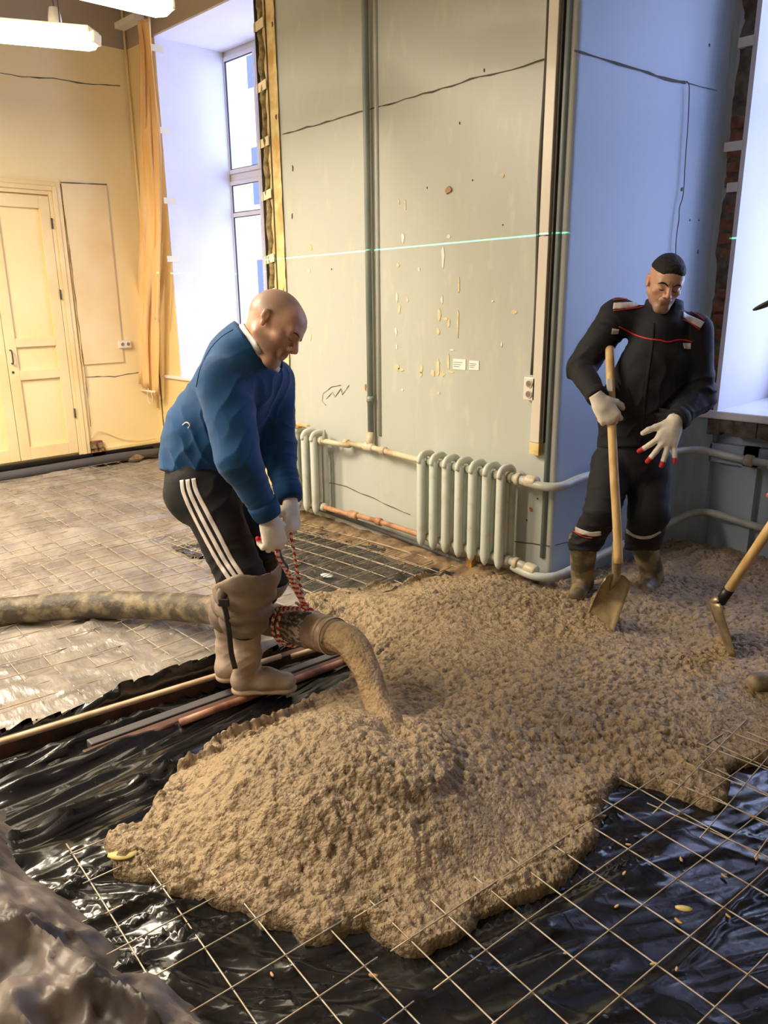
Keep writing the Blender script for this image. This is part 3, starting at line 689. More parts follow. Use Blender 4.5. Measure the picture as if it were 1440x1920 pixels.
under(MB().tube([(-3.71, YRD+.07, zT), (-3.71, YP-.035, zT+.10)], .026, 12).build('tee', 'pipe_cream', None, True), rs)
v_ = empty('bleed_valve', (xL1+.02, YRD, zT+.03), 'small metal bleed valve on top of the left radiator', 'valve')
under(MB().tube([(xL1+.02, YRD, zT), (xL1+.02, YRD, zT+.05), (xL1+.02, YRD, zT+.06), (xL1+.02, YRD, zT+.08)], [.02, .014, .008, .008], 8).build('stem', 'pipe_grey', None, True), v_)
# top pipe round the corner of the pier and along the blue side
def onside(s, off): return np.array([-2.29+ux*s+uy*off, YP+uy*s-ux*off])
def P3(q, z): return (q[0], q[1], z)
c1 = [(xR1, YRD, zT), (xR1+.1, YRD, zT), (-2.42, YRD-.0, zT-.005), (-2.28, YRD-.01, zT-.01), (-2.20, YRD+.06, zT-.01), P3(onside(.15, .07), zT), P3(onside(.5, .06), zT+.01), P3(onside(1.0, .07), zT+.03), P3(onside(1.2, .12), zT+.03), (-1.95, YR-.06, zT+.01), (-1.7, YR-.05, zT-.01), (-1.2, YR-.05, zT-.02), (.05, YR-.05, zT-.02)]
pipe('heating_pipe', c1, .024, 'pipe_white', 'white heating pipe from the radiator top around the pier corner to the bay', [((xR1+.02, YRD, zT), (xR1+.05, YRD, zT)), ((xR1+.09, YRD, zT), (xR1+.16, YRD, zT)), ((-1.76, YR-.05, zT-.008), (-1.71, YR-.05, zT-.01)), ((-1.62, YR-.05, zT-.012), (-1.57, YR-.05, zT-.013))])
c2 = [(xR1, YRD, zB), (xR1+.1, YRD, zB-.01), (-2.45, YRD, zB-.03), (-2.30, YRD-.02, zB-.04), (-2.21, YRD+.05, zB-.04), P3(onside(.15, .07), zB-.04), P3(onside(.5, .07), zB), P3(onside(1.0, .08), zB+.05), P3(onside(1.2, .13), zB+.10), (-1.92, YR-.07, zB+.11), (-1.7, YR-.05, zB+.08), (-1.4, YR-.05, zB+.05), (-1.0, YR-.05, zB+.03)]
pipe('heating_pipe', c2, .024, 'pipe_white', 'white heating pipe low on the blue wall, from the radiator bottom around the corner', [((xR1+.03, YRD, zB-.005), (xR1+.06, YRD, zB-.005)), ((xR1+.11, YRD, zB-.012), (xR1+.18, YRD, zB-.022))])
pipe('heating_pipe', [(xL1, YRD, zB), (xL1+.2, YRD+.01, zB-.005), (-3.8, YRD+.02, zB), (-3.5, YRD+.02, zB-.0), (xr-.03, YRD, zB)], .018, 'copper', 'rusty copper coloured pipe low between the two radiators', [((xL1+.25, YRD+.01, zB), (xL1+.33, YRD+.012, zB)), ((-3.87, YRD+.02, zB), (-3.83, YRD+.02, zB)), ((-3.6, YRD+.02, zB), (-3.55, YRD+.02, zB))], 'copper')
tag(MB().tube(smooth_path([(-4.4, YRD+.08, .12), (-3.9, YRD+.09, .10), (-3.4, YRD+.08, .08), (-2.9, YRD+.05, .06), (-2.6, YRD+.02, .05)], 5), .016, 10).build('conduit', 'grey_rubber', None, True), 'grey conduit lying at the foot of the pier under the radiator', 'conduit')
tag(bevel(MB().box(-2.80, -2.755, YRD+.0, YRD+.04, -.03, .13).build('wooden_post', 'plank_wood'), .003), 'short wooden post propping up the right radiator', 'post')
# junk lying on the left radiator
for k, (a, c_, m, lb) in enumerate([((-4.62, 3.41, .725), (-4.30, 3.36, .735), 'plank_wood', 'thin orange batten lying on top of the left radiator'), ((-4.50, 3.44, .73), (-4.28, 3.42, .74), 'plaster_edge', 'pale splinter of wood lying on the left radiator behind the batten')]):
    a = np.array(a); c_ = np.array(c_); t = _n(c_-a); s_ = _n(np.cross(t, [0, 0, 1])); T = lambda q, a=a, t=t, s_=s_: a+t*q[0]+s_*q[1]+np.array([0, 0, 1])*q[2]
    tag(MB().box(0, np.linalg.norm(c_-a), -.016, .016, 0, .012, T).build('wooden_batten', m), lb, 'batten')

# black pipe at the foot of the door wall
tag(MB().tube(smooth_path([(XL+.12, -1, .05), (XL+.12, 1.5, .05), (XL+.11, 2.6, .05), (XL+.12, 3.4, .06), (XL+.14, 3.9, .05)], 5), .045, 12).build('foam_pipe', 'grey_rubber', None, True), 'dark grey foam pipe lying along the foot of the yellow wall', 'pipe')
struct(MB().box(XL, XL+.06, -4, YL, -.1, .13).build('baseboard_dark', 'black_film'))

# ---- curtain: bunched vertical blind strips
CU = empty('curtain', (-7.2, YL-.1, 1.0), 'bunched orange vertical blind hanging in the corner beside the far window', 'curtain')
under(bevel(MB().box(-7.42, -7.05, YL-.16, YL-.06, 4.0, 4.05).build('headrail', 'trunk_white'), .004), CU)
def slat(px, w0, w1, tw, yo, nm='slat'):
    V = []; Fc = []; n = 40; ptsl = smooth_path([(u, v, 0) for u, v in px], 40//(len(px)-1)); m = len(ptsl)
    for i, q in enumerate(ptsl):
        t = i/(m-1); c = onY(q[0], q[1], YL-yo); w = w0+(w1-w0)*t; ang = tw[0]+(tw[1]-tw[0])*t
        for k in range(5):
            s = (k/4-.5); V.append((c[0]+w*s*math.cos(ang), c[1]+w*s*math.sin(ang)*.6+.012*math.sin(s*9+t*5), c[2]+.01*s))
    for i in range(m-1):
        for k in range(4): Fc.append((i*5+k, i*5+k+1, i*5+k+6, i*5+k+5))
    o = mesh_obj(nm, V, Fc, 'curtain', None, True); under(o, CU); md = o.modifiers.new('t', 'SOLIDIFY'); md.thickness = .003
    return o
slat([(266, 40), (270, 200), (272, 400), (266, 560), (268, 728)], .13, .17, (.1, -.1), .10)
slat([(272, 36), (282, 160), (292, 300), (276, 500), (281, 730)], .11, .15, (.9, .3), .13)
slat([(279, 34), (286, 150), (296, 320), (292, 520), (291, 742)], .10, .10, (-.5, .6), .16)
slat([(268, 40), (276, 260), (284, 430), (270, 600), (274, 726)], .12, .10, (.7, 1.2), .19)
slat([(275, 36), (290, 210), (297, 390), (296, 500), (292, 600)], .08, .06, (.3, -.7), .20)
slat([(262, 40), (268, 120), (268, 420), (262, 720)], .06, .05, (1.2, .4), .21)
under(MB().tube([onY(260, 731, YL-.17), onY(291, 735, YL-.17)], .012, 6).build('bottom_weight', 'tape', None, True), CU)
under(MB().tube(smooth_path([onY(278, 728, YL-.18), onY(277, 745, YL-.18), onY(281, 757, YL-.18), onY(286, 750, YL-.18), onY(284, 735, YL-.18)], 4), .004, 6).build('cord_loop', 'tape', None, True), CU)
# corner conduit and gap beside the curtain
tag(MB().tube([(XL+.04, YL-.025, ZC), (XL+.04, YL-.025, 2.5), (XL+.04, YL-.025, .5)], .012, 8).build('corner_conduit', 'door_paint', None, True), 'thin painted conduit in the corner left of the orange blind', 'conduit')
strip_on('crack', [(294, 600), (299, 700), (307, 800)], PF, .02, 'crack', WF, .01)

# ---- hanging lamp hook
hk = empty('ceiling_hook_cover', onY(102, 28, 2.4), 'small beige lamp hook cover hanging on a cord at the top left', 'hook')
p = onY(102, 28, 2.4)
under(MB().tube([p+[0, 0, .045], p+[0, 0, .04], p+[0, 0, -.01], p+[0, 0, -.05]], [.008, .03, .04, .042], 14).build('cover', 'socket', None, True), hk)
under(MB().tube([p+[0, 0, .04], (p[0], p[1], ZC)], .004, 6).build('cord', 'cable_dark', None, True), hk)
for k in range(5):
    a = k*1.3; MB().box(p[0]+.03*math.cos(a)-.006, p[0]+.03*math.cos(a)+.006, p[1]+.03*math.sin(a)-.006, p[1]+.03*math.sin(a)+.006, p[2]-.066, p[2]-.048).build('broken_edge', 'socket', None); under(COL.objects[-1], hk)

# ---- fluorescent lamps
def tube_lamp(a, c, label):
    a = np.array(a, float); c = np.array(c, float); t = _n(c-a); L_ = np.linalg.norm(c-a); r = empty('fluorescent_lamp', (a+c)/2, label, 'lamp', )
    s_ = _n(np.cross(t, [0, 0, 1])); up = np.cross(s_, t)
    V = []; Fc = []; prof = [(-.072, .01), (-.068, -.03), (-.045, -.055), (0, -.062), (.045, -.055), (.068, -.03), (.072, .01)]; lv = [(0, .55), (.02, .85), (.06, 1), (L_-.06, 1), (L_-.02, .85), (L_, .55)]
    for d, s in lv: V += [a+t*d+s_*p*s+up*q*s for p, q in prof]
    n = len(prof)
    for i in range(len(lv)-1): Fc += [(i*n+k, i*n+k+1, (i+1)*n+k+1, (i+1)*n+k) for k in range(n-1)]
    Fc += [tuple(range(n)), tuple((len(lv)-1)*n+k for k in range(n))[::-1]]
    under(mesh_obj('diffuser', V, Fc, 'lamp_tube', None, True), r)
    T = lambda q: a+t*q[0]+s_*q[1]+up*q[2]
    under(bevel(MB().box(.01, L_-.01, -.072, .072, .01, .045, T).build('housing', 'lamp_cap'), .01), r)
    for d in (-.012, L_-.03): under(bevel(MB().box(d, d+.042, -.05, .05, -.03, .03, T).build('end_cap', 'lamp_cap'), .01), r)
    for d in (.2, L_-.2): under(MB().tube([T((d, 0, .04)), (T((d, 0, .04))[0], T((d, 0, .04))[1], ZC)], .004, 6).build('suspension_wire', 'cable_dark', None, True), r)
def zline(u, v, z): r = ray(u, v); return C0+r*((z-CH)/r[2])
e1 = zline(180, 72, 3.0); d1 = _n(zline(0, 56, 3.06)-e1); tube_lamp(e1, e1+d1*1.25, 'lit fluorescent lamp hanging at the left edge, lower of the two')
e2 = zline(318, 10, 3.05); d2 = _n(np.array([-.05, -1, 0])); tube_lamp(e2, e2+d2*1.25, 'lit fluorescent lamp at the top edge, higher of the two')

# ================================================================ the ground: film, trench, wires
def XLt(y): return -3.0+.16*(y-.8)          # left lip of the trench
def XRt(y): return -2.56+.09*(y-.85)        # right lip
def crease(x, y, s, ang, lx, ly, p=4):
    c, d = math.cos(ang), math.sin(ang); u = x*c+y*d; w = -x*d+y*c
    wx = .35*fbm(x*1.5, y*1.5, None, 2, s+50)
    return ridge(u/lx+wx, w/ly+wx*3, s, p)
def film_z(x, y):
    far = sstep(-2.9, -3.3, x)
    near = 1-far
    z = .006*(fbm(x*3, y*3, None, 3, 1)-.5)*2
    # mid and far sheets: shallow cross folds
    zf = .018*crease(x, y, 2, 1.45, .9, .10, 3)+.012*crease(x, y, 3, .5, .35, .12, 4)+.012*crease(x, y, 4, 1.2, .5, .05, 3)+.022*crease(x, y, 9, 1.75, 2.2, .28, 6)
    # foreground: long tight stretch folds fanning out, dark flat areas between
    ang = 1.15
    m1 = sstep(.42, .62, fbm(x*1.1+3, y*1.1, None, 2, 21))
    zn = (.035*crease(x, y, 5, 1.05, .75, .055, 4)*(.25+.75*m1)+.03*crease(x, y, 6, 1.35, 1.2, .16, 5)+.012*crease(x, y, 7, .35, .5, .09, 5)*(1-m1)+.010*crease(x, y, 8, 1.0, .35, .022, 3)*m1)
    zn = zn*(1-.55*sstep(-1.3, -.7, x))+.022*crease(x, y, 14, 1.25, .8, .03, 7)*sstep(.45, .6, fbm(x*1.6, y*1.6, None, 2, 22))+.018*crease(x, y, 15, .75, .6, .025, 8)*sstep(.5, .62, fbm(x*1.6+9, y*1.6, None, 2, 23))
    # strip between the trench and the heap: folds running along the trench
    al = sstep(-1.9, -2.2, x)*near
    za = .05*crease(x, y, 11, 1.5, 1.6, .06, 3)+.02*crease(x, y, 12, 1.62, .9, .03, 3)+.04*(fbm(x*2.5, y*1.2, None, 3, 5)-.4)
    zn = zn*(1-al)+za*al
    z = z+zf*far+zn*near
    # trench
    xl, xr = XLt(y), XRt(y)
    t = sstep(xl, xl+.05, x)*(1-sstep(xr-.06, xr, x)); z = z-t*(.12-.05*crease(x, y, 13, 1.5, .5, .05, 2))
    z = z-.02*sstep(-2.6, -2.5, x)*sstep(-2.2, -2.35, x)
    # droops toward the pier
    z = z-.03*sstep(3.0, 3.4, y)*sstep(-1.8, -2.4, x)
    return z
def grid(x0, x1, y0, y1, h, zf, keep=None):
    nx = int((x1-x0)/h)+1; ny = int((y1-y0)/h)+1
    X, Y = np.meshgrid(np.linspace(x0, x1, nx), np.linspace(y0, y1, ny), indexing='ij'); Z = zf(X, Y)
    V = np.stack([X, Y, Z], -1).reshape(-1, 3); i = np.arange(nx*ny).reshape(nx, ny)
    Fq = np.stack([i[:-1, :-1], i[1:, :-1], i[1:, 1:], i[:-1, 1:]], -1).reshape(-1, 4)
    if keep is not None:
        k = keep(X, Y).reshape(-1); Fq = Fq[k[Fq].all(1)]; u, inv = np.unique(Fq, return_inverse=True); V = V[u]; Fq = inv.reshape(-1, 4)
    return V, Fq
V, Fq = grid(XL+.03, -4.46, -1.2, 3.97, .024, film_z)
V2, F2 = grid(-4.46, -2.3, -1.2, 3.5, .016, film_z, lambda X, Y: X <= XLt(Y)+.012)
tag(mesh_obj('plastic_sheet', np.concatenate([V, V2]), np.concatenate([Fq, F2+len(V)]), 'dusty_glare_film'), 'dusty creased plastic film spread over the far floor left of the trench', 'plastic sheet', kind='stuff')
V, Fq = grid(-4.7, -2.3, 2.15, 3.5, .012, lambda x, y: film_z(x, y)+.006+.016*crease(x, y, 41, .5, .5, .05, 3), lambda X, Y: (X <= XLt(Y)+.012) & (Y > 2.25+.35*fbm(X*2, Y*2, None, 3, 47)) & (X > -4.65+.4*fbm(X*2, Y*3, None, 3, 48)))
tag(mesh_obj('plastic_sheet', V, Fq, 'mid_film'), 'darker plastic film with long folds in front of the radiators', 'plastic sheet', kind='stuff')
V, Fq = grid(-3.4, 1.6, -1.2, 4.8, .0105, film_z, lambda X, Y: X >= XLt(Y)+.0)
tag(mesh_obj('plastic_sheet', V, Fq, 'black_film'), 'glossy black plastic film in the foreground and in the trench', 'plastic sheet', kind='stuff')

# crumpled sheet heaped in the near left corner
def heap_z(x, y):
    e = .68-y-.10*(fbm(x*3.2, y*3.2, None, 2, 31)-.5)*2; e = np.minimum(e, (x+2.75)*.8)
    h = sstep(.0, .26, e); wx = .12*(fbm(x*2.5, y*2.5, None, 2, 36)-.5); a, b_ = x+wx, y-wx
    z = -.03+.17*h+h*(.09*crease(a, b_, 32, .95, .34, .16, 2)+.07*crease(a, b_, 33, .25, .28, .12, 2)+.045*crease(a, b_, 34, 1.6, .2, .08, 2.5)+.022*crease(a, b_, 35, .6, .12, .04, 3)+.012*crease(a, b_, 37, 2.2, .08, .025, 3))-.06*h
    return z
V, Fq = grid(-3.0, -1.1, -.6, .74, .009, heap_z, lambda X, Y: (heap_z(X, Y) > film_z(X, Y)-.015) & (X > XRt(Y)+.12))
tag(mesh_obj('crumpled_plastic', V, Fq, 'crumpled_film'), 'heap of crumpled greyish plastic film in the near left corner', 'plastic film', kind='stuff')

# ---- trench edges: steel beams, rods
def along(f, off, y0, y1, z, n=10, wob=.0): return [(f(y)+off+wob*math.sin(y*3.1), y, z+wob*.6*math.cos(y*2.3)) for y in np.linspace(y0, y1, n)]
def beam(name, f, off, y0, y1, w, z0, z1, material, label, cat='beam'):
    b = MB(); P = along(f, off, y0, y1, 0, 8); V = []; Fc = []
    for p in P:
        V += [(p[0]-w/2, p[1], z0), (p[0]+w/2, p[1], z0), (p[0]+w/2, p[1], z1), (p[0]-w/2, p[1], z1)]
    for i in range(len(P)-1):
        for k in range(4): Fc.append((i*4+k, i*4+(k+1) % 4, (i+1)*4+(k+1) % 4, (i+1)*4+k))
    Fc += [(3, 2, 1, 0), tuple(len(V)-4+k for k in range(4))]
    b.add(V, Fc); return tag(bevel(b.build(name, material), .006), label, cat)
beam('steel_beam', XLt, .05, -.8, 3.0, .045, -.11, -.01, 'brown_beam', 'rusty brown beam along the far side of the trench')
tag(MB().tube(along(XLt, .105, -.8, 1.95, .012, 12, .004), .013, 10).build('pipe', 'wood_rod', None, True), 'pale thin pipe along the far side of the trench, ending at the boots', 'pipe')
tag(MB().tube(along(XLt, .115, 2.0, 3.1, .0, 12, .004), .013, 10).build('pipe', 'wood_rod', None, True), 'pale thin pipe in the trench right of the boots, below the hose nozzle', 'pipe')
beam('steel_beam', XRt, -.05, .95, 2.9, .045, -.03, .012, 'brown_beam', 'rusty brown beam along the near side of the trench')
tag(MB().tube([(XRt(y)+.015, y, .028) for y in np.linspace(1.30, 2.35, 8)], .016, 10).build('pipe', 'copper_rod', None, True), 'pinkish pipe along the near side of the trench under the boot', 'pipe')
tag(MB().tube([(XRt(y)+.0, y, .016) for y in np.linspace(.72, 1.28, 8)], .014, 10).build('pipe', 'brown_beam', None, True), 'dark brown pipe end on the near side of the trench', 'pipe')
beam('metal_strip', XRt, -.13, 1.0, 2.4, .05, -.035, .0, 'grey_rubber', 'flat dark strip in the trench between the two boots', 'strip')

# ---- wire mesh
def ground(x, y): return float(film_z(np.array([x]), np.array([y]))[0])
def mesh_sheet(origin, rot, nx, ny, pit, z, label, clip=None, r=.0023, wob=.012, over=.05, seed=0):
    """origin: corner; wires along local x (ny of them) and local y (nx)"""
    root = empty('wire_mesh', (origin[0], origin[1], z), label, 'wire mesh', 'steel mesh sheets on the floor')
    c, s = math.cos(rot), math.sin(rot); rnd = random.Random(seed)
    def wpos(a, b, dz=0): x = origin[0]+a*c-b*s; y = origin[1]+a*s+b*c; return (x, y, z+dz+wob*(math.sin(x*3.3+seed)+math.sin(y*4.1+1.3*seed))*.5)
    cnt = 0
    for fam in (0, 1):
        N_, M_ = (ny, nx) if fam == 0 else (nx, ny)
        for i in range(N_):
            pts = []; jit = (rnd.random()-.5)*.02
            e0 = over*(.3+rnd.random()); e1 = over*(.3+rnd.random())
            ts = np.linspace(-e0, (M_-1)*pit+e1, max(6, int(M_*1.5)))
            for t in ts:
                o_ = i*pit+jit+.004*math.sin(t*3+i); q = wpos(t, o_, 0) if fam == 0 else wpos(o_, t, .006)
                pts.append(q)
            if clip:
                runs = []; cur = []
                for q in pts:
                    if clip(q[0], q[1]): cur.append(q)
                    else:
                        if len(cur) > 1: runs.append(cur)
                        cur = []
                if len(cur) > 1: runs.append(cur)
            else: runs = [pts]
            for rn in runs:
                w = MB().tube(rn, r, 5).build('wire', 'wire', None, True); under(w, root); cnt += 1
    return cnt
n_w = 0
# foreground
n_w += mesh_sheet((-2.055, .685), math.radians(-5.5), 19, 4, .147, .045, 'steel wire mesh sheet at the very front, its corner beside the crumpled film', lambda x, y: x > -2.15, wob=.008, seed=1)
n_w += mesh_sheet((-1.40, 1.18), math.radians(-6.5), 14, 13, .147, .052, 'steel wire mesh sheet at the lower right, running under the concrete', lambda x, y: True, wob=.010, seed=2)
n_w += mesh_sheet((-.90, 2.10), math.radians(1.0), 9, 9, .147, .060, 'steel wire mesh sheet overlapping at the right edge of the frame', lambda x, y: True, wob=.012, seed=3)
# between trench and hose
n_w += mesh_sheet((-4.9, .22), math.radians(-4), 13, 10, .147, .03, 'steel wire mesh sheet between the trench and the black hose', lambda x, y: x < XLt(y)-.05, seed=4, wob=.016)
n_w += mesh_sheet((-4.75, 1.62), math.radians(-2), 13, 7, .147, .032, 'steel wire mesh sheet behind the black hose, left of the man in blue', lambda x, y: x < XLt(y)-.05, seed=5, wob=.016)
n_w += mesh_sheet((-4.9, 2.48), math.radians(1), 16, 7, .147, .035, 'steel wire mesh sheet in front of the radiators', lambda x, y: x < -2.75 and y < 3.42, seed=6, wob=.016)
n_w += mesh_sheet((-4.6, 2.42), math.radians(3.5), 12, 7, .147, .045, 'second steel wire mesh sheet overlapping the one in front of the radiators', lambda x, y: x < -2.8 and y < 3.42, seed=7, wob=.016)
n_w += mesh_sheet((-6.7, .3), math.radians(-1), 13, 13, .147, .03, 'steel wire mesh sheet in the middle of the far floor', lambda x, y: True, seed=8, wob=.012)
n_w += mesh_sheet((-6.8, 2.15), math.radians(-2), 15, 11, .147, .035, 'steel wire mesh sheet in front of the far window', lambda x, y: y < 3.7, seed=9, wob=.012)
n_w += mesh_sheet((-7.35, .9), math.radians(0), 5, 18, .147, .03, 'steel wire mesh sheet along the door wall', lambda x, y: y < 3.7, seed=10, wob=.012)
print('wires', n_w)

# ---- poured concrete
edge_px = [(560, 1138, 0), (600, 1128, 0), (645, 1116, 0), (700, 1110, 0), (760, 1103, 0), (830, 1094, 0), (900, 1086, 0), (960, 1076, 0)]
poly = [onZ(u, v, z)[:2] for u, v, z in edge_px]
poly += [np.array(q) for q in [(-2.45, YP+.02), (-2.30, YP+.02), onside(.1, -.02), onside(1.3, -.02), (-2.0, YR+.02), (.6, YR+.02)]]
right_px = [(1440, 1438, 0), (1395, 1430, .02), (1370, 1440, .02), (1372, 1475, 0), (1362, 1510, 0), (1335, 1530, 0), (1290, 1508, 0), (1245, 1492, 0), (1200, 1482, 0), (1165, 1482, 0), (1140, 1500, 0), (1120, 1530, 0), (1116, 1565, 0), (1112, 1600, 0), (1085, 1632, 0), (1050, 1655, 0), (1000, 1685, 0), (950, 1702, 0),
            (905, 1722, 0), (880, 1750, 0), (840, 1782, 0), (795, 1798, 0), (745, 1795, 0), (715, 1775, 0), (690, 1752, 0), (655, 1768, 0), (632, 1780, 0), (600, 1790, 0), (568, 1786, 0), (548, 1762, 0), (525, 1748, 0), (490, 1752, 0), (472, 1735, 0), (440, 1722, 0), (400, 1718, 0), (365, 1706, 0), (322, 1702, 0),
            (308, 1680, 0), (290, 1664, 0), (250, 1660, 0), (218, 1652, 0), (214, 1634, 0), (200, 1612, 0), (205, 1594, 0), (228, 1580, 0), (262, 1566, 0), (280, 1545, 0), (292, 1515, .01), (300, 1488, .02), (318, 1462, .03), (345, 1435, .04), (385, 1402, .05), (430, 1372, .06), (480, 1350, .06), (530, 1325, .06), (580, 1300, .06), (625, 1284, .05), (660, 1262, .03), (695, 1236, .02), (705, 1214, 0), (680, 1196, 0), (640, 1182, 0), (600, 1168, 0), (560, 1155, 0)]
poly += [np.array((.6, 2.9))]+[onZ(u, v, z)[:2] for u, v, z in right_px]
poly = np.array(poly)
def poly_sd(P, poly):
    d = np.full(len(P), 1e9); inside = np.zeros(len(P), bool); n = len(poly)
    for i in range(n):
        a, b_ = poly[i], poly[(i+1) % n]; e = b_-a; w = P-a; t = np.clip((w@e)/(e@e+1e-12), 0, 1); q = w-t[:, None]*e
        d = np.minimum(d, (q*q).sum(1))
        c1 = (a[1] > P[:, 1]) != (b_[1] > P[:, 1]); xx = (b_[0]-a[0])*(P[:, 1]-a[1])/(b_[1]-a[1]+1e-12)+a[0]; inside ^= c1 & (P[:, 0] < xx)
    return np.where(inside, 1, -1)*np.sqrt(d)
LAND = onZ(742, 1392, .20)[:2]
def conc_base(x, y, sd):
    s = np.maximum(sd, 0)
    h = .035*np.sqrt(1-(1-np.minimum(s/.035, 1))**2)                         # rounded lip
    h = h+.075*sstep(0, .42, s)
    heap = np.exp(-(((x+1.80)/.50)**2+((y-1.32)/.42)**2))                    # fresh heap in front
    h = h+.13*heap*sstep(0, .35, s)
    r = np.hypot(x-LAND[0], y-LAND[1])
    h = h+.055*np.exp(-(r/.24)**2)*sstep(0, .2, s)-.045*np.exp(-(r/.075)**2)
    # the fold of newer concrete pushing out to the right and toward the viewer
    ax = LAND+np.array([.24, .06]); h = h+.022*sstep(.25, .22, np.hypot((x-LAND[0]-.02)*1.0, (y-LAND[1]+.05)*1.1))*sstep(0, .2, s)
    far = sstep(2.2, 3.0, y)
    h = h+.03*(fbm(x*2.2, y*2.2, None, 3, 61)-.5)*2*sstep(.05, .3, s)+.012*(fbm(x*7, y*7, None, 2, 62)-.5)*2*sstep(.02, .1, s)
    # shovelled dips in the far right part
    h = h-.05*np.exp(-(((x+1.40)/.26)**2+((y-3.32)/.16)**2))-.03*np.exp(-(((x+.95)/.25)**2+((y-3.0)/.2)**2))
    # puddle like smooth tongue behind the nozzle, and the smooth wet bay at the right
    return h
G = .005; gx = np.arange(-3.35, .35, G); gy = np.arange(.62, 4.86, G)
X, Y = np.meshgrid(gx, gy, indexing='ij'); Pxy = np.stack([X.ravel(), Y.ravel()], 1)
Pw = Pxy+np.stack([(fbm(Pxy[:, 0]*9, Pxy[:, 1]*9, None, 3, 71)-.5)*.05, (fbm(Pxy[:, 0]*9, Pxy[:, 1]*9, None, 3, 72)-.5)*.05], 1)
# coarse distance, then refined by interpolation on the same grid (cheap enough)
SD = poly_sd(Pw, poly).reshape(X.shape)
Hc = conc_base(X, Y, SD)
smoothness = np.clip(1.3*np.exp(-(((X+3.0)/.35)**2+((Y-2.75)/.22)**2))+1.0*np.exp(-(((X+.75)/.3)**2+((Y-2.85)/.28)**2))+.8*np.exp(-(((X+2.0)/.3)**2+((Y-2.6)/.2)**2))
                     + .7*np.exp(-(((X-LAND[0]+.25)/.22)**2+((Y-LAND[1]-.05)/.16)**2))+.75*np.exp(-(((X+1.18)/.16)**2+((Y-1.62)/.35)**2)), 0, .92)
# stones pressed through the paste: tilted caps stamped into the height field
st = np.zeros_like(Hc)
inside = np.argwhere(SD > .004)
pick = inside[RNG.integers(0, len(inside), 52000)]
for (i, j) in pick:
    r = RNG.uniform(.007, .014) if RNG.random() < .85 else RNG.uniform(.014, .022)
    k = int(r/G)+2; i0, i1, j0, j1 = max(0, i-k), min(X.shape[0], i+k+1), max(0, j-k), min(X.shape[1], j+k+1)
    a = RNG.uniform(0, 3.14); el = RNG.uniform(.6, 1.0); dx = X[i0:i1, j0:j1]-X[i, j]-RNG.uniform(-.5, .5)*G; dy = Y[i0:i1, j0:j1]-Y[i, j]-RNG.uniform(-.5, .5)*G
    u = (dx*math.cos(a)+dy*math.sin(a))/r; w = (-dx*math.sin(a)+dy*math.cos(a))/(r*el); q = 1-u*u-w*w
    cap = np.where(q > 0, r*RNG.uniform(.45, .95)*np.sqrt(np.maximum(q, 0))+dx*RNG.uniform(-.6, .6)+dy*RNG.uniform(-.6, .6), 0)
    st[i0:i1, j0:j1] = np.maximum(st[i0:i1, j0:j1], cap)
Hc = Hc+st*(1-smoothness)*sstep(0, .02, SD)*.95+.004*(fbm(X*60, Y*60, None, 2, 63)-.5)*(1-.6*smoothness)
zf = np.maximum(film_z(X, Y), -.01)*(1-sstep(.0, .15, SD))
Zc = np.where(SD > 0, Hc+zf, -.05)
def conc_z(x, y):
    i = int(np.clip(round((x-gx[0])/G), 0, len(gx)-1)); j = int(np.clip(round((y-gy[0])/G), 0, len(gy)-1))
    return float(Hc[max(0, i-3):i+4, max(0, j-3):j+4].mean())
keep = SD > -.012
i = np.arange(X.size).reshape(X.shape); Fq = np.stack([i[:-1, :-1], i[1:, :-1], i[1:, 1:], i[:-1, 1:]], -1).reshape(-1, 4); k = keep.ravel(); Fq = Fq[k[Fq].all(1)]
u_, inv = np.unique(Fq, return_inverse=True); V = np.stack([X, Y, Zc], -1).reshape(-1, 3)[u_]
stv = np.clip(st.ravel()[u_]/.010, 0, 1)[:, None]; cv_ = np.array([.205, .142, .078])*(1-stv)+np.array([.395, .290, .172])*stv; cv_ = cv_*(.82+.36*fbm(V[:, 0]*3, V[:, 1]*3, None, 4, 44))[:, None]  # stones paler than the paste; crevice shade also painted into the gaps
tag(mesh_obj('wet_concrete', V, inv.reshape(-1, 4), 'wet_concrete', col=cv_), 'large mass of wet pebbly concrete spreading over the film and mesh', 'concrete', kind='stuff')

# ---- the pour
noz_a = at(556, 1172, 3.22); noz_t = at(628, 1194, 3.02)
tdir = _n(noz_t-noz_a)
path = smooth_path([noz_t-tdir*.10, noz_t-tdir*.02, at(655, 1205, 2.96), at(684, 1248, 2.88), at(705, 1305, 2.80), at(722, 1350, 2.72), at(736, 1385, 2.66), onZ(748, 1402, .14)], 7)
n = 22; V = []; Fc = []; m_ = len(path); RNG2 = np.random.default_rng(3)
t0 = _n(path[1]-path[0]); nr = _n(np.cross(t0, [0, 0, 1.]))
for i_, p in enumerate(path):
    t = _n(path[min(i_+1, m_-1)]-path[max(i_-1, 0)]); nr = _n(nr-nr@t*t); bb = np.cross(t, nr); s = i_/(m_-1)
    rad = .056+.006*math.sin(s*9)+(.03*max(0, s-.8)/.2)
    for k in range(n):
        a = 2*math.pi*k/n; lump = 1+.16*(vnoise(np.array([k*.9+math.sin(a)]), np.array([s*3.]), np.array([1.]), 81)[0]-.5)+.15*(vnoise(np.array([math.cos(a)*2+5]), np.array([math.sin(a)*2+5]), np.array([s*14]), 82)[0]-.5)
        V.append(p+rad*lump*(math.cos(a)*nr+math.sin(a)*bb))
for i_ in range(m_-1):
    for k in range(n): Fc.append((i_*n+k, i_*n+(k+1) % n, (i_+1)*n+(k+1) % n, (i_+1)*n+k))
tag(mesh_obj('concrete_stream', V, Fc, 'stream', smooth=True), 'thick stream of wet concrete falling from the hose nozzle onto the heap', 'concrete stream')

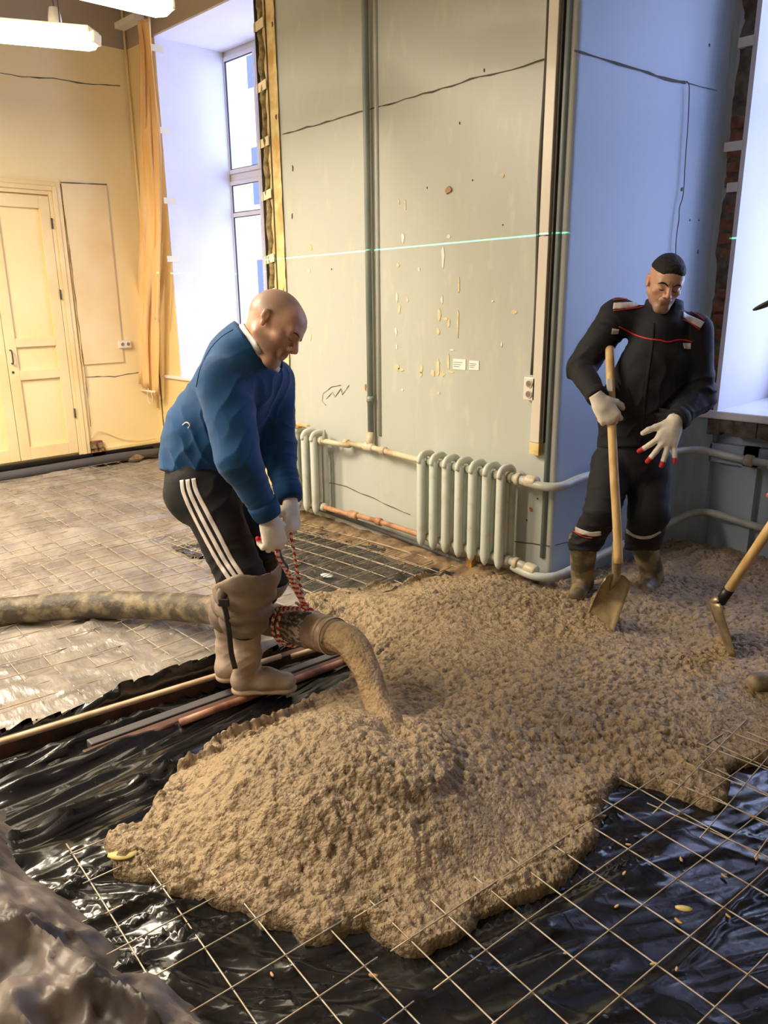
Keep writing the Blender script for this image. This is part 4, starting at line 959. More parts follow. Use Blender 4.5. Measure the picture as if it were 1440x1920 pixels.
# ---- hose
hs = empty('concrete_hose', at(430, 1150, 3.75), 'thick dark muddy hose curving from the left edge to the falling concrete', 'hose')
hp = [at(-330, 1300, 3.7), at(-160, 1218, 3.85), at(0, 1153, 3.98), at(100, 1138, 4.02), at(220, 1134, 4.0), at(330, 1138, 3.88), at(430, 1148, 3.68), at(500, 1160, 3.42), noz_a]
hp = [np.array([q[0], q[1], max(q[2], .085)]) for q in hp]
P = smooth_path(hp, 9)
rr = [.072+.0015*math.sin(i_*1.1) for i_ in range(len(P))]
under(MB().tube(P, rr, 20).build('rubber_hose', 'hose', None, True), hs)
L_ = np.linalg.norm(noz_t-noz_a)
under(MB().tube([noz_a-tdir*.05, noz_a, noz_a+tdir*.10, noz_a+tdir*.13], [.074, .080, .080, .074], 22).build('tape_wrap', 'hose_tape', None, True), hs)
nz_ = MB(); nz_.tube([noz_a+tdir*.11, noz_a+tdir*.14, noz_a+tdir*(L_*.8), noz_t, noz_t, noz_a+tdir*(L_*.8)], [.072, .076, .070, .072, .062, .060], 24, cap=False)
under(nz_.build('nozzle', 'nozzle', None, True), hs)
for d, r in ((L_-.055, .076), (L_-.012, .077)): under(MB().tube([noz_a+tdir*(d-.012), noz_a+tdir*(d-.006), noz_a+tdir*(d+.006), noz_a+tdir*(d+.012)], [r-.008, r, r, r-.008], 24).build('ring', 'nozzle', None, True) if d < L_-.02 else MB().tube([noz_a+tdir*(d-.01), noz_a+tdir*(d-.004), noz_a+tdir*(d+.008), noz_a+tdir*(d+.008)], [r-.008, r, r-.002, .06], 24, cap=False).build('ring', 'nozzle', None, True), hs)

# ---- rubble along the pier foot, chips and scraps
rub = MB()
for k in range(420):
    x = random.uniform(-4.3, -2.45); y = YP-.05-abs(random.gauss(0, .10))-.05; r = random.uniform(.006, .026); z = -.01+r*.5+max(0, .05-(YP-y)*.2)*random.random()
    T = Matrix.Rotation(random.uniform(0, 6), 3, Vector((random.random(), random.random(), random.random()+.1)).normalized())
    V = [np.array(T@Vector(q))*r*random.uniform(.6, 1.2)+[x, y, z] for q in [(1, 0, 0), (-1, 0, 0), (0, .8, 0), (0, -.8, 0), (0, 0, .7), (0, 0, -.7)]]
    rub.add(V, [(0, 2, 4), (2, 1, 4), (1, 3, 4), (3, 0, 4), (2, 0, 5), (1, 2, 5), (3, 1, 5), (0, 3, 5)])
tag(rub.build('rubble', 'rubble'), 'loose grit and plaster rubble along the foot of the pier', 'rubble', kind='stuff')
bank, Fb = grid(-4.6, -2.35, 3.12, YP+.01, .014, lambda x, y: -.03+.075*sstep(3.15, 3.5, y)+.03*(fbm(x*9, y*9, None, 3, 91)-.5)+.02*(fbm(x*30, y*30, None, 2, 92)-.5)+.02*sstep(-3.6, -2.8, x))
tag(mesh_obj('rubble_bank', bank, Fb, 'rubble'), 'low bank of earth and broken plaster under the radiators', 'rubble', kind='stuff')
for (u, v, l, lb) in [(252, 858, .09, 'pale stone on the film near the far corner, left one'), (285, 852, .07, 'pale stone on the film near the far corner, right one')]:
    c = onZ(u, v, .03); V = []; 
    bm = bmesh.new(); bmesh.ops.create_icosphere(bm, subdivisions=2, radius=l)
    for q in bm.verts: q.co *= 1+.5*(vnoise(np.array([q.co.x*14]), np.array([q.co.y*14]), np.array([q.co.z*14]), 4)[0]-.5); q.co.z *= .6
    me = bpy.data.meshes.new('stone'); bm.to_mesh(me); bm.free(); me.materials.append(MATS['rubble']); o = bpy.data.objects.new('stone', me); COL.objects.link(o); o.location = tuple(c); tag(o, lb, 'stone')
def scrap(name, u, v, z, l, w, ang, material, label, cat, group=None, bend=.2):
    c = onZ(u, v, z); V = []; n = 6
    for i_ in range(n):
        t = i_/(n-1)-.5; ww = w*(1-(2*abs(t))**2.5*.7)
        for s in (-.5, .5): V.append((c[0]+math.cos(ang)*l*t-math.sin(ang)*ww*s, c[1]+math.sin(ang)*l*t+math.cos(ang)*ww*s, z+.003+bend*l*(t*t)+.2*bend*w*s))
    o = mesh_obj(name, V, [(2*i_, 2*i_+1, 2*i_+3, 2*i_+2) for i_ in range(n-1)], material, None, True)
    m = o.modifiers.new('t', 'SOLIDIFY'); m.thickness = .003; return tag(o, label, cat, group)
scrap('paper_scrap', 230, 1606, .065, .085, .035, .9, 'leaf', 'yellow leaf-like scrap lying on the left tip of the concrete', 'scrap')
scrap('tile_scrap', 613, 1080, .03, .085, .06, .2, 'white_cloth', 'small white block lying on the mesh behind the rope', 'scrap', bend=0)
scrap('wood_splinter', 1282, 1706, .03, .045, .02, .6, 'leaf', 'pale yellow splinter hanging on the mesh at the lower right', 'splinter', bend=.1)
for (u, v) in [(1277, 1614), (1156, 1702), (1418, 1612), (1178, 1586), (1170, 1640), (1272, 1730), (1225, 1810), (1268, 1820), (1130, 1532), (1358, 1645), (1365, 1720), (1120, 1560), (700, 1832), (510, 1830), (1060, 1790)]:
    x, y, _ = onZ(u, v, .02); z = ground(x, y)+.004; ln = random.uniform(.012, .026)
    scrap('wood_chip', u, v, z, ln, ln*.4, random.uniform(0, 3), 'chip', 'tiny pale wood chip lying on the black film in the foreground', 'wood chip', 'wood chips on the film', bend=.3)

# ================================================================ people
DOWN = R@np.array([0, 1, 0]); RIGHT = R@np.array([1, 0, 0]); FWD = R@np.array([0, 0, 1])
def bound(pts, m): P = np.array(pts); return P.min(0)-m, P.max(0)+m
class Frame:
    """local x = the figure's left, y = forward (face), z = up"""
    def __init__(s, o, fwd, up): s.o = np.array(o, float); s.y = _n(fwd); u = np.array(up, float); s.z = _n(u-u@s.y*s.y); s.x = np.cross(s.z, s.y)*1; s.M = np.array([s.x, s.y, s.z])
    def w(s, p): return s.o+np.array(p, float)@s.M
    def loc(s, P): return (P-s.o)@s.M.T
def wrap(fr, f): return lambda P: f(fr.loc(P))
def head_sdf(k=1., hair=False, brow=1.):
    E = lambda c, r: ell(np.array(c)*k, np.array(r)*k)
    Rr = lambda a, b_, r1, r2: rc(np.array(a)*k, np.array(b_)*k, r1*k, r2*k)
    f = U([E((0, -.014, .034), (.076, .099, .088)), E((0, .028, -.030), (.060, .066, .082)), E((0, .05, .045), (.058, .045, .045))], .03*k)
    f = U([f, Rr((.047, -.01, -.05), (.012, .066, -.098), .021, .020), Rr((-.047, -.01, -.05), (-.012, .066, -.098), .021, .020), Rr((-.012, .070, -.1), (.012, .070, -.1), .02, .02)], .022*k)
    f = U([f, E((.044, .058, -.022), (.022, .022, .018)), E((-.044, .058, -.022), (.022, .022, .018)), Rr((-.038, .080, .022), (.038, .080, .022), .012*brow, .012*brow), Rr((-.01, .088, .024), (.01, .088, .024), .012, .012)], .016*k)
    for s in (-1, 1): f = sub(f, E((s*.032, .107, .0), (.017, .014, .010)), .012*k)
    f = U([f, E((.031, .080, -.001), (.0155, .012, .0115)), E((-.031, .080, -.001), (.0155, .012, .0115))], .004*k)
    f = U([f, Rr((0, .092, .014), (0, .116, -.026), .0075, .0115)], .010*k)
    f = U([f, E((.0125, .103, -.032), (.0085, .011, .0085)), E((-.0125, .103, -.032), (.0085, .011, .0085))], .006*k)
    f = U([f, E((0, .086, -.055), (.028, .016, .016))], .012*k)
    f = U([f, Rr((-.020, .091, -.0585), (.020, .091, -.0585), .0055, .0055), Rr((-.017, .090, -.0695), (.017, .090, -.0695), .0068, .0068)], .006*k)
    f = sub(f, Rr((-.022, .101, -.0638), (.022, .101, -.0638), .0028, .0028), .003*k)
    for s in (-1, 1):
        ear = U([Rr((s*.079, -.008, .016), (s*.077, -.001, -.022), .012, .009), Rr((s*.083, -.016, .018), (s*.081, -.016, -.004), .007, .006)], .01*k)
        ear = squash(ear, np.array((s*.079, 0, 0))*k, (1, .3*s, 0), .62); ear = sub(ear, E((s*.089, .000, .004), (.008, .009, .017)), .004*k)
        f = U([f, ear], .006*k)
    return f
def hand_sdf(wrist, D, N, T, curls, spread=.1, k=1., thumb=(.5, .3), tcurl=.4):
    """wrist -> knuckles along D, N out of the back of the hand, T toward the thumb side. curls: per finger (knuckle, middle, end)"""
    D = _n(D); N = _n(N-N@D*D if True else N); T = _n(np.cross(D, N))*(1 if np.cross(D, N)@T > 0 else -1); w = np.array(wrist, float)
    pr = []; tips = []
    def rotv(v, ax, a): return v*math.cos(a)+np.cross(ax, v)*math.sin(a)+ax*(ax@v)*(1-math.cos(a))
    bend_ax = np.cross(D, N); bend_ax = _n(bend_ax); sg = 1 if rotv(D, bend_ax, .3)@N < 0 else -1
    offs = [.032, .0105, -.0115, -.032]; ln = [(.044, .027, .021), (.048, .031, .022), (.045, .029, .022), (.036, .022, .019)]; kb = [.088, .092, .088, .080]
    for i in range(4):
        base = w+D*kb[i]*k+T*offs[i]*k; d = _n(D+T*spread*(1.5-i)*.66); d0 = rotv(N, np.array([0, 0, 1.]), 0)
        pr.append(rc(w+D*.02*k+T*offs[i]*.6*k, base, .018*k, .0135*k)); p = base; a = 0; r = .0122*k if i < 3 else .0108*k
        ax = bend_ax*sg
        for j in range(3):
            a = curls[i][j]; d = rotv(d, ax, a); q = p+d*ln[i][j]*k; pr.append(rc(p, q, r, r*.92)); r *= .92; p = q
        tips.append(p)
    palm = squash(rc(w+D*.03*k, w+D*.072*k, .040*k, .041*k), w, N, .42)
    wr = rc(w-D*.05*k, w+D*.03*k, .029*k, .029*k)
    t0 = w+D*.022*k+T*.028*k; td = _n(D*thumb[0]+T*.8-N*thumb[1]); t1 = t0+td*.040*k; td2 = _n(td+D*.6*tcurl-N*tcurl*.9-T*tcurl*.3); t2 = t1+td2*.032*k; td3 = _n(td2+D*.2-N*tcurl*.5-T*tcurl*.5); t3 = t2+td3*.025*k
    th = [rc(t0, t1, .018*k, .0145*k), rc(t1, t2, .0135*k, .0125*k), rc(t2, t3, .0125*k, .0105*k)]; tips.append(t3)
    f = U([palm, wr], .02*k)
    for q in range(0, len(pr), 4): f = U([f]+pr[q:q+1], .012*k)
    fing = [U(pr[q+1:q+4], .003) for q in range(0, len(pr), 4)]
    f = U([f]+fing, .0045*k); f = U([f, U(th, .006)], .008*k)
    allp = tips+[w-D*.05, w+D*.1+T*.05, w+D*.1-T*.05, t1]
    return f, allp, tips, N
def glove(name, args, parent, label, red='palm', kw={}):
    f, pts, tips, N = hand_sdf(*args, **kw); lo, hi = bound(pts, .035)
    D = _n(args[1]); w = np.array(args[0])
    f2 = inter(f, lambda P: -((P-w)@D)-.035, .003)
    white = np.array([.80, .74, .64]); redc = np.array([.55, .03, .03])
    def colour(v, n):
        c = np.tile(white, (len(v), 1)); d = n@N
        if red == 'palm': m = sstep(-.35, -.6, d)
        else: m = np.zeros(len(v))
        for t in tips[:4] if red == 'tips' else tips:
            m = np.maximum(m, sstep(.030 if red == 'tips' else .016, .022 if red == 'tips' else .010, np.linalg.norm(v-t, axis=1)))
        kn = fbm(v[:, 0]*30, v[:, 1]*30, v[:, 2]*30, 2, 5); c = c*(.88+.2*kn)[:, None]
        return c*(1-m[:, None])+redc*m[:, None]
    o, bv = skin(name, f2, lo, hi, .0026, 'glove', parent, colour=colour)
    if label: o['label'] = label
    cuffc = w-D*.025; return o
def folds(cs, amp=.01, k=1.):
    """cloth folds: rings around joints and a soft large scale drift"""
    def w(v, n):
        r = .006*(fbm(v[:, 0]*9, v[:, 1]*9, v[:, 2]*9, 2, 3)-.5)*2*k
        for (c, d, rad, freq, a) in cs:
            c = np.array(c, float); d = _n(d); q = v-c; t = q@d; dist = np.linalg.norm(q, axis=1); wob = 2.2*fbm(v[:, 0]*7+c[0], v[:, 1]*7, v[:, 2]*7, 2, 8)
            r = r+a*np.exp(-(dist/rad)**2)*(np.abs(np.sin(t*freq+wob*3))**.7*-1+.5)
        return r
    return w

def leg_chain(h, k_, a, rh, rk, ra): return [rc(h, k_, rh, rk), rc(k_, a, rk, ra)]
ZUP = np.array([0, 0, 1.])

# ---------------------------------------------------------------- the man in the blue sweatshirt
A = empty('person', onZ(470, 1290, .05), 'bald man in a blue sweatshirt and striped black trousers bending over the hose', 'person')
def G_(u, v, d): return at(u, v, d)
hipN, hipF = G_(378, 905, 3.02), G_(425, 905, 3.20)
kneN, kneF = G_(452, 1082, 3.00), G_(500, 1078, 3.20)
ankN, ankF = G_(464, 1232, 3.18), G_(430, 1218, 3.36)
pel = G_(392, 880, 3.12); bel = G_(405, 815, 3.07); che = G_(448, 720, 2.96); ush = G_(468, 672, 2.92)
shN, shF = G_(418, 716, 2.80), G_(512, 715, 3.08)
elN, elF = G_(447, 860, 2.76), G_(520, 838, 3.08)
wrN, wrF = G_(502, 968, 2.86), G_(543, 938, 3.00)
hdc = G_(513, 612, 2.80); nek = G_(468, 650, 2.89)
lat1 = _n(shF-shN)                                             # to his left (away from the camera)
faceA = _n(RIGHT*.80+DOWN*.60-FWD*.20); upA = _n(-DOWN*.8+RIGHT*.6)
HF = Frame(hdc, faceA, upA); kA = 1.07
# check of handedness: x must point to his left
if HF.x@lat1 < 0: HF.x = -HF.x; HF.M = np.array([HF.x, HF.y, HF.z])
headA = wrap(HF, head_sdf(kA))
bodyA = U([headA, rc(HF.w((0, -.035, -.03)), nek, .055, .056), rc(nek, ush, .056, .07)], .022)
bodyA = U([bodyA, squash(rc(ush, bel, .11, .11), che, lat1, 1.25), rc(bel, pel, .12, .12), rc(shN+lat1*.03, shF-lat1*.03, .055, .055), rc(shN+lat1*.03, elN, .05, .042), rc(elN, wrN, .042, .028), rc(shF-lat1*.03, elF, .05, .042), rc(elF, wrF, .042, .028),
           rc(hipN, kneN, .07, .05), rc(kneN, ankN, .05, .035), rc(hipF, kneF, .07, .05), rc(kneF, ankF, .05, .035)], .03)
skin_c = np.array([.62, .36, .245])
def skin_col(fr, shaved=True, tan=1.):
    def colour(v, n):
        q = fr.loc(v); c = np.tile(skin_c*tan, (len(v), 1)); nz = fbm(v[:, 0]*25, v[:, 1]*25, v[:, 2]*25, 3, 12); c = c*(.9+.2*nz)[:, None]
        redd = np.maximum.reduce([np.exp(-(np.linalg.norm(q-np.array(p), axis=1)/r)**2) for p, r in (((0, .118, -.025), .02), ((.045, .07, -.03), .02), ((-.045, .07, -.03), .02), ((.082, -.01, 0), .03), ((-.082, -.01, 0), .03))])
        c = c*(1-.45*redd[:, None])+np.array([.60, .22, .16])*.45*redd[:, None]
        lips = np.exp(-((q[:, 2]+.064)/.008)**2)*np.exp(-(q[:, 0]/.02)**2)*(q[:, 1] > .075); c = c*(1-.6*lips[:, None])+np.array([.40, .13, .11])*.6*lips[:, None]
        # beard shadow on the jaw
        bs = sstep(-.035, -.06, q[:, 2]-.35*np.minimum(0, q[:, 1]-.03))*sstep(-.19, -.13, q[:, 2])*sstep(-.04, .01, q[:, 1]); c = c*(1-.42*bs[:, None]) + np.array([.10, .07, .055])*.42*bs[:, None]
        if shaved:   # cropped hair zone on a shaved skull
            sc_ = sstep(.0, .03, q[:, 2]+.30*(-.02-q[:, 1])+.0)*sstep(.075, .035, q[:, 1]+.25*np.abs(q[:, 0]))
            top = np.exp(-(((q[:, 0])/.05)**2+((q[:, 1]-.02)/.05)**2))*(q[:, 2] > .08)
            m = np.clip(sc_-.7*top, 0, 1)*.62; c = c*(1-m[:, None])+np.array([.20, .15, .11])*m[:, None]
        return c
    return colour
lo, hi = bound([HF.w((.1, .14, .14)), HF.w((-.1, .14, .14)), HF.w((0, -.12, .14)), shN, shF, HF.w((0, .1, -.13))], .09)
# one continuous body: fine at the head, and the same shape carried down inside the clothes
lo, hi = bound([HF.w((.1, .14, .14)), HF.w((-.1, -.14, .14)), HF.w((0, .1, -.13)), shN, shF, hipN, hipF, kneN, kneF, ankN, ankF, elN, elF, wrN, wrF, bel], .14)
oA, bvA = skin('body', bodyA, lo, hi, .0042, 'skin', A, colour=skin_col(HF))
oA.matrix_parent_inverse = Matrix.Translation(-A.location)
# brow, lashes and stubble laid on the face
for s in (-1, 1):
    P = [HF.w((s*x, .12, z)) for x, z in ((.012, .019), (.026, .022), (.038, .021), (.047, .017))]; V = []; 
    Q = smooth_path(P, 4); pts2 = []
    for p in Q:
        h_ = bvA.ray_cast(Vector(p), Vector(-HF.y)); 
        if h_[0] is not None: pts2.append(np.array(h_[0])+HF.y*.0008)
    if len(pts2) > 2:
        e = MB().tube(pts2, [.0010+.0016*math.sin(math.pi*i_/(len(pts2)-1)) for i_ in range(len(pts2))], 6).build('eyebrow', 'stubble', None, True); under(e, A)
    P = [HF.w((s*x, .12, z)) for x, z in ((.018, -.006), (.031, -.011), (.044, -.006))]; pts2 = []
    for p in smooth_path(P, 4):
        h_ = bvA.ray_cast(Vector(p), Vector(-HF.y))
        if h_[0] is not None: pts2.append(np.array(h_[0])+HF.y*.0003)
    if len(pts2) > 2: under(MB().tube(pts2, .0008, 5).build('eyelashes', 'stubble', None, True), A)
# sweatshirt
neckdir = _n(RIGHT*.79-DOWN*.61-FWD*.05)
fwdA = _n(np.cross(che-bel, lat1)); fwdA = fwdA if fwdA@RIGHT > 0 else -fwdA
tor = U([squash(rc(G_(452, 712, 2.95), bel, .150, .185), che, lat1, 1.12), squash(rc(bel, G_(384, 870, 3.11), .182, .178), bel, lat1, 1.08), rc(shN+lat1*.05, shF-lat1*.05, .095, .095), rc(ush, nek+neckdir*.05, .108, .086), rc(G_(438, 668, 2.92), G_(456, 640, 2.90), .09, .072)], .05)
armN = U([rc(shN, elN, .098, .082), rc(elN, wrN, .080, .047)], .03); armF = U([rc(shF, elF, .088, .076), rc(elF, wrF, .074, .045)], .03)
hem0 = G_(385, 893, 3.1); hemn = _n(DOWN*.98+RIGHT*-.10); tor = inter(tor, plane(hem0, hemn), .012); sw0 = U([tor, armN, armF], .035)
trap = U([rc(HF.w((0, -.035, -.03)), nek, .055, .056), rc(nek, ush, .056, .07), squash(rc(ush, bel, .11, .11), che, lat1, 1.25), rc(shN+lat1*.03, shF-lat1*.03, .055, .055)], .03)
def sw(P):
    r = sw0(P); m = (np.linalg.norm(P-nek, axis=1) < .26) & ((P-nek)@neckdir < .03)
    if m.any(): r[m] = smin(r[m], trap(P[m])-.019, .02)
    return r
dN = _n(wrN-elN); dF = _n(wrF-elF)
def capcut(f, c, n, r):    # cut only near the wrist
    return lambda P: np.where(np.linalg.norm(P-np.array(c), axis=1) < r, np.maximum(f(P), (P-np.array(c))@n), f(P))
sw = capcut(sw, nek+neckdir*.014, neckdir, .140); sw = capcut(sw, wrN+dN*.004, dN, .10); sw = capcut(sw, wrF+dF*.004, dF, .10)
wr_ = folds([(shN+RIGHT*.09+DOWN*.05, _n(elN-shN+RIGHT*.15), .13, 34, .010), (elN+RIGHT*.04, dN, .10, 48, .009), (bel+RIGHT*.02+DOWN*.02-FWD*.1, _n(_n(che-bel)+RIGHT*.6), .20, 36, .014), (hem0-RIGHT*.02-FWD*.15, _n(DOWN+RIGHT*.5), .14, 34, .010), (elF, dF, .13, 50, .010), (che+RIGHT*.12, _n(lat1+DOWN*.4), .14, 50, .010), (wrN-dN*.07, dN, .07, 120, .005), (wrF-dF*.07, dF, .07, 120, .005)])
lo, hi = bound([shN, shF, elN, elF, wrN, wrF, bel, pel, nek, hem0], .22)
oS, bvS = skin('sweatshirt', sw, lo, hi, .0058, 'blue_cloth', None, wrinkle=wr_); under(oS, A)
def ringband(c, n, r, w, th, material, name, parent, sx=1., lat=None, segs=26, bv=None):
    """a ribbed band hugging the cloth: ring of points shot inward at the garment"""
    n = _n(n); a = _n(np.cross(n, [0.3, .2, 1])); b_ = np.cross(n, a); V = []; Fc = []
    for k in range(segs):
        t = 2*math.pi*k/segs; d = a*math.cos(t)+b_*math.sin(t)
        for j, s in enumerate((-.5, -.17, .17, .5)):
            o_ = c+n*w*s; p = None
            if bv is not None:
                h_ = bv.ray_cast(Vector(o_+d*r*2.2), Vector(-d), r*2.2)
                if h_[0] is not None: p = np.array(h_[0])+d*(th if abs(s) < .3 else th*.3)
            if p is None: p = o_+d*r
            V.append(p)
    for k in range(segs):
        k2 = (k+1) % segs
        for j in range(3): Fc.append((k*4+j, k*4+j+1, k2*4+j+1, k2*4+j))
    o = mesh_obj(name, V, Fc, material, None, True); under(o, parent); m = o.modifiers.new('t', 'SOLIDIFY'); m.thickness = .003; m.offset = -1; return o
ringband(wrN-dN*.030, dN, .05, .062, .004, 'blue_rib', 'cuff', A, bv=bvS); ringband(wrF-dF*.030, dF, .05, .062, .004, 'blue_rib', 'cuff', A, bv=bvS)
# white T-shirt collar around the neck
vf = polygonise(U([bodyA, trap], .01), nek-.17, nek+.17, .007); tv = (vf[0]-nek)@neckdir
fk = (tv[vf[1]] < .055).all(1); tbv = BVHTree.FromPolygons([tuple(p) for p in vf[0]], [tuple(p) for p in vf[1][fk]])
ringband(nek+neckdir*.026, neckdir, .075, .024, .007, 'white_cloth', 'collar', A, bv=tbv)
COL.objects[-1]['label'] = 'white T-shirt collar'
drape([(437, 618), (415, 632), (394, 655), (376, 690), (368, 725)], bvS, .0035, .001, .002, 'seam', 'blue_rib', None); under(COL.objects[-1], A)
e = MB().tube(smooth_path([shN*0+np.array(bvS.ray_cast(Vector(C0), Vector(_n(ray(u, v))))[0]) for u, v in ((343, 797), (350, 792), (356, 797), (353, 803))], 3), .003, 6).build('pull_tab', 'white_cloth', None, True); under(e, A)
# trousers
crotch = (hipN+hipF)/2+DOWN*.04
tr = U([squash(rc(G_(385, 868, 3.11), G_(388, 920, 3.10), .150, .155), pel, lat1, 1.15), rc(hipN, kneN, .118, .092), rc(kneN, kneN+(ankN-kneN)*.55, .092, .075), rc(hipF, kneF, .115, .090), rc(kneF, kneF+(ankF-kneF)*.5, .090, .07)], .03)
tr = inter(tr, plane(G_(385, 868, 3.1), -hemn), .01)
lo, hi = bound([hipN, hipF, kneN, kneF, kneN+(ankN-kneN)*.6, kneF+(ankF-kneF)*.6, pel], .20)
oT, bvT = skin('trousers', tr, lo, hi, .006, 'black_cloth', None, wrinkle=folds([(kneN+RIGHT*.03, _n(kneN-hipN), .15, 50, .010), (hipN+RIGHT*.12, _n(lat1+DOWN), .16, 40, .012), (kneF, DOWN, .14, 50, .01)])); under(oT, A)
for k, st_ in enumerate(([(341, 900), (345, 925), (362, 965), (385, 1010), (410, 1055), (430, 1085), (443, 1108)], [(352, 899), (356, 922), (374, 962), (398, 1008), (422, 1052), (442, 1082), (455, 1106)], [(363, 897), (368, 920), (388, 960), (411, 1004), (434, 1049), (453, 1078), (466, 1101)])):
    o = drape(st_, bvT, .0165, .0015, .002, 'stripe', 'stripe_white', None, 8)
    if o: under(o, A); o['label'] = 'white side stripe'
# rolled down wader boots
def boot(ank, toe, heel, top, flare, rtop, name, parent, band=True, material='rubber_boot', sole=True, wader=True, label=None):
    d = _n(toe-heel); d[2] = 0; d = _n(d); side = np.cross(ZUP, d); hb = heel.copy()
    r = []
    f = U([rc(ank+ZUP*.02, ank+(top-ank)*.95, .052, .074), rc(ank, heel+d*.045+ZUP*.045, .055, .047), rc(heel+d*.04+ZUP*.045, heel+d*.14+ZUP*.055, .045, .043), squash(rc(heel+d*.13+ZUP*.045, toe-d*.045+ZUP*.035, .043, .040), toe, side, 1.12)], .035)
    zb = min(heel[2], toe[2]); f = inter(f, lambda P: zb-P[:, 2], .006); f = inter(f, plane(top, _n(top-ank)), .006)
    lo, hi = bound([ank, toe, heel, top], .12)
    o, bv = skin(name, f, lo, hi, .005, material, None, wrinkle=folds([(ank+d*.03, _n(ZUP-d*.6), .08, 90, .006), (ank+(top-ank)*.4, ZUP, .1, 50, .004)], k=.5)); under(o, parent)
    if label: o['label'] = label
    if sole:
        fs = U([squash(rc(heel+d*.045+ZUP*.016, toe-d*.05+ZUP*.016, .048, .048), heel, ZUP, .42), squash(rc(heel+d*.045+ZUP*.012, heel+d*.06+ZUP*.012, .05, .05), heel, ZUP, .5)], .01)
        fs = inter(fs, lambda P: zb-.006-P[:, 2], .004); lo, hi = bound([toe, heel], .08); s, _ = skin('boot_sole', fs, lo, hi, .005, 'boot_sole', None); under(s, o) if False else under(s, parent)
        for j in range(7):
            c = heel+d*(.05+j*.033); q = MB().box(-.006, .006, -.045, .045, 0, .014, lambda p, c=c: c+d*p[0]+side*p[1]+ZUP*(p[2]-c[2]+zb-.013))
            under(q.build('lug', 'boot_sole'), s)
            COL.objects[-1].parent = s; COL.objects[-1].matrix_parent_inverse = Matrix.Translation(-parent.location)
    return o, bv
toeN, heeN = onZ(558, 1292, .045), onZ(438, 1294, .045)
toeF, heeF = onZ(492, 1262, .05), onZ(408, 1272, .05)
topN, topF = G_(458, 1140, 3.10), G_(428, 1130, 3.32)
boot(ankN, toeN, heeN, topN, 0, .08, 'boot', A); boot(ankF, toeF, heeF, topF, 0, .08, 'boot', A)
# loose wader tops, folded over and slumped
def wader(top, kn, parent, rt, rk, tilt, seed):
    f = U([rc(top-_n(kn-top)*.05, top+(kn-top)*.25, .076, .086), rc(top+(kn-top)*.25, kn, rk*.84, rt)], .03)
    rim = kn+_n(kn-top)*.02; f = inter(f, plane(rim, tilt), .006)
    inn = U([rc(top+(kn-top)*.55, kn+_n(kn-top)*.08, rk*.7, rt-.010)], .01); f = sub(f, inn, .006); f = inter(f, plane(top-_n(kn-top)*.05, -_n(kn-top)), .01)
    lo, hi = bound([top, kn], .2)
    def wk(v, n):
        t = (v-top)@_n(kn-top); return .017*np.abs(np.sin(t*44+4*fbm(v[:, 0]*7, v[:, 1]*7, v[:, 2]*5, 2, seed)))*np.exp(-((t-.06)/.10)**2)+.010*(fbm(v[:, 0]*12, v[:, 1]*12, v[:, 2]*8, 2, seed)-.5)*2
    o, bv = skin('wader_top', f, lo, hi, .0055, 'wader', None, wrinkle=wk); under(o, parent); return o, bv
wN, bvW = wader(topN+DOWN*.05, G_(462, 1078, 3.03), A, .138, .11, _n(-DOWN*1+RIGHT*-.50), 3)
wF, bvW2 = wader(topF+DOWN*.05, G_(486, 1078, 3.19), A, .125, .10, _n(-DOWN*1+RIGHT*-.5), 4)
# strap and buckle hanging from the near wader
px = [(424, 1106), (418, 1128), (424, 1150), (430, 1190), (434, 1225), (441, 1254)]
pts = [at(u, v, d) for (u, v), d in zip(px, (2.93, 2.93, 2.96, 3.02, 3.06, 3.07))]
b = MB(); P = smooth_path(pts, 5); b.tube(P, .011, 6, flat=.25, up=FWD); under(b.build('strap', 'strap', None, True), A)
under(MB().tube(smooth_path([at(414, 1135, 2.93), at(412, 1115, 2.93), at(422, 1098, 2.93), at(436, 1092, 2.93)], 5), .013, 6, flat=.3, up=FWD).build('loop_strap', 'wader', None, True), A)
under(bevel(MB().box(-.02, .02, -.006, .006, -.014, .014, lambda q: at(420, 1130, 2.915)+RIGHT*q[0]+FWD*q[1]+DOWN*q[2]).build('buckle', 'strap'), .003), A)
# gloved hands closed on the rope
F3 = [(1.1, 1.25, .8)]*4
DN = _n(G_(516, 1046, 2.86)-wrN); NN = _n(-FWD*.72+RIGHT*.45-DOWN*.25)
glN = glove('glove', (wrN+dN*.012, _n(dN*.4+DN), NN, RIGHT, [(1.0, 1.3, .8), (1.05, 1.3, .8), (1.1, 1.3, .8), (1.15, 1.25, .8)]), None, 'white knitted glove on the near hand with red palm coating', kw=dict(k=1.06, thumb=(.5, .7), tcurl=.7)); under(glN, A)
DF = _n(G_(548, 992, 2.98)-wrF); NF = _n(-FWD*.45+RIGHT*.85)
glF = glove('glove', (wrF+dF*.012, DF, NF, -FWD*.9-RIGHT*.3, [(.75, 1.2, .8), (.85, 1.25, .8), (.95, 1.25, .8), (1.0, 1.2, .8)]), None, 'white knitted glove on the far hand with red palm coating', kw=dict(k=1.02, thumb=(.7, .5), tcurl=.6)); under(glF, A)

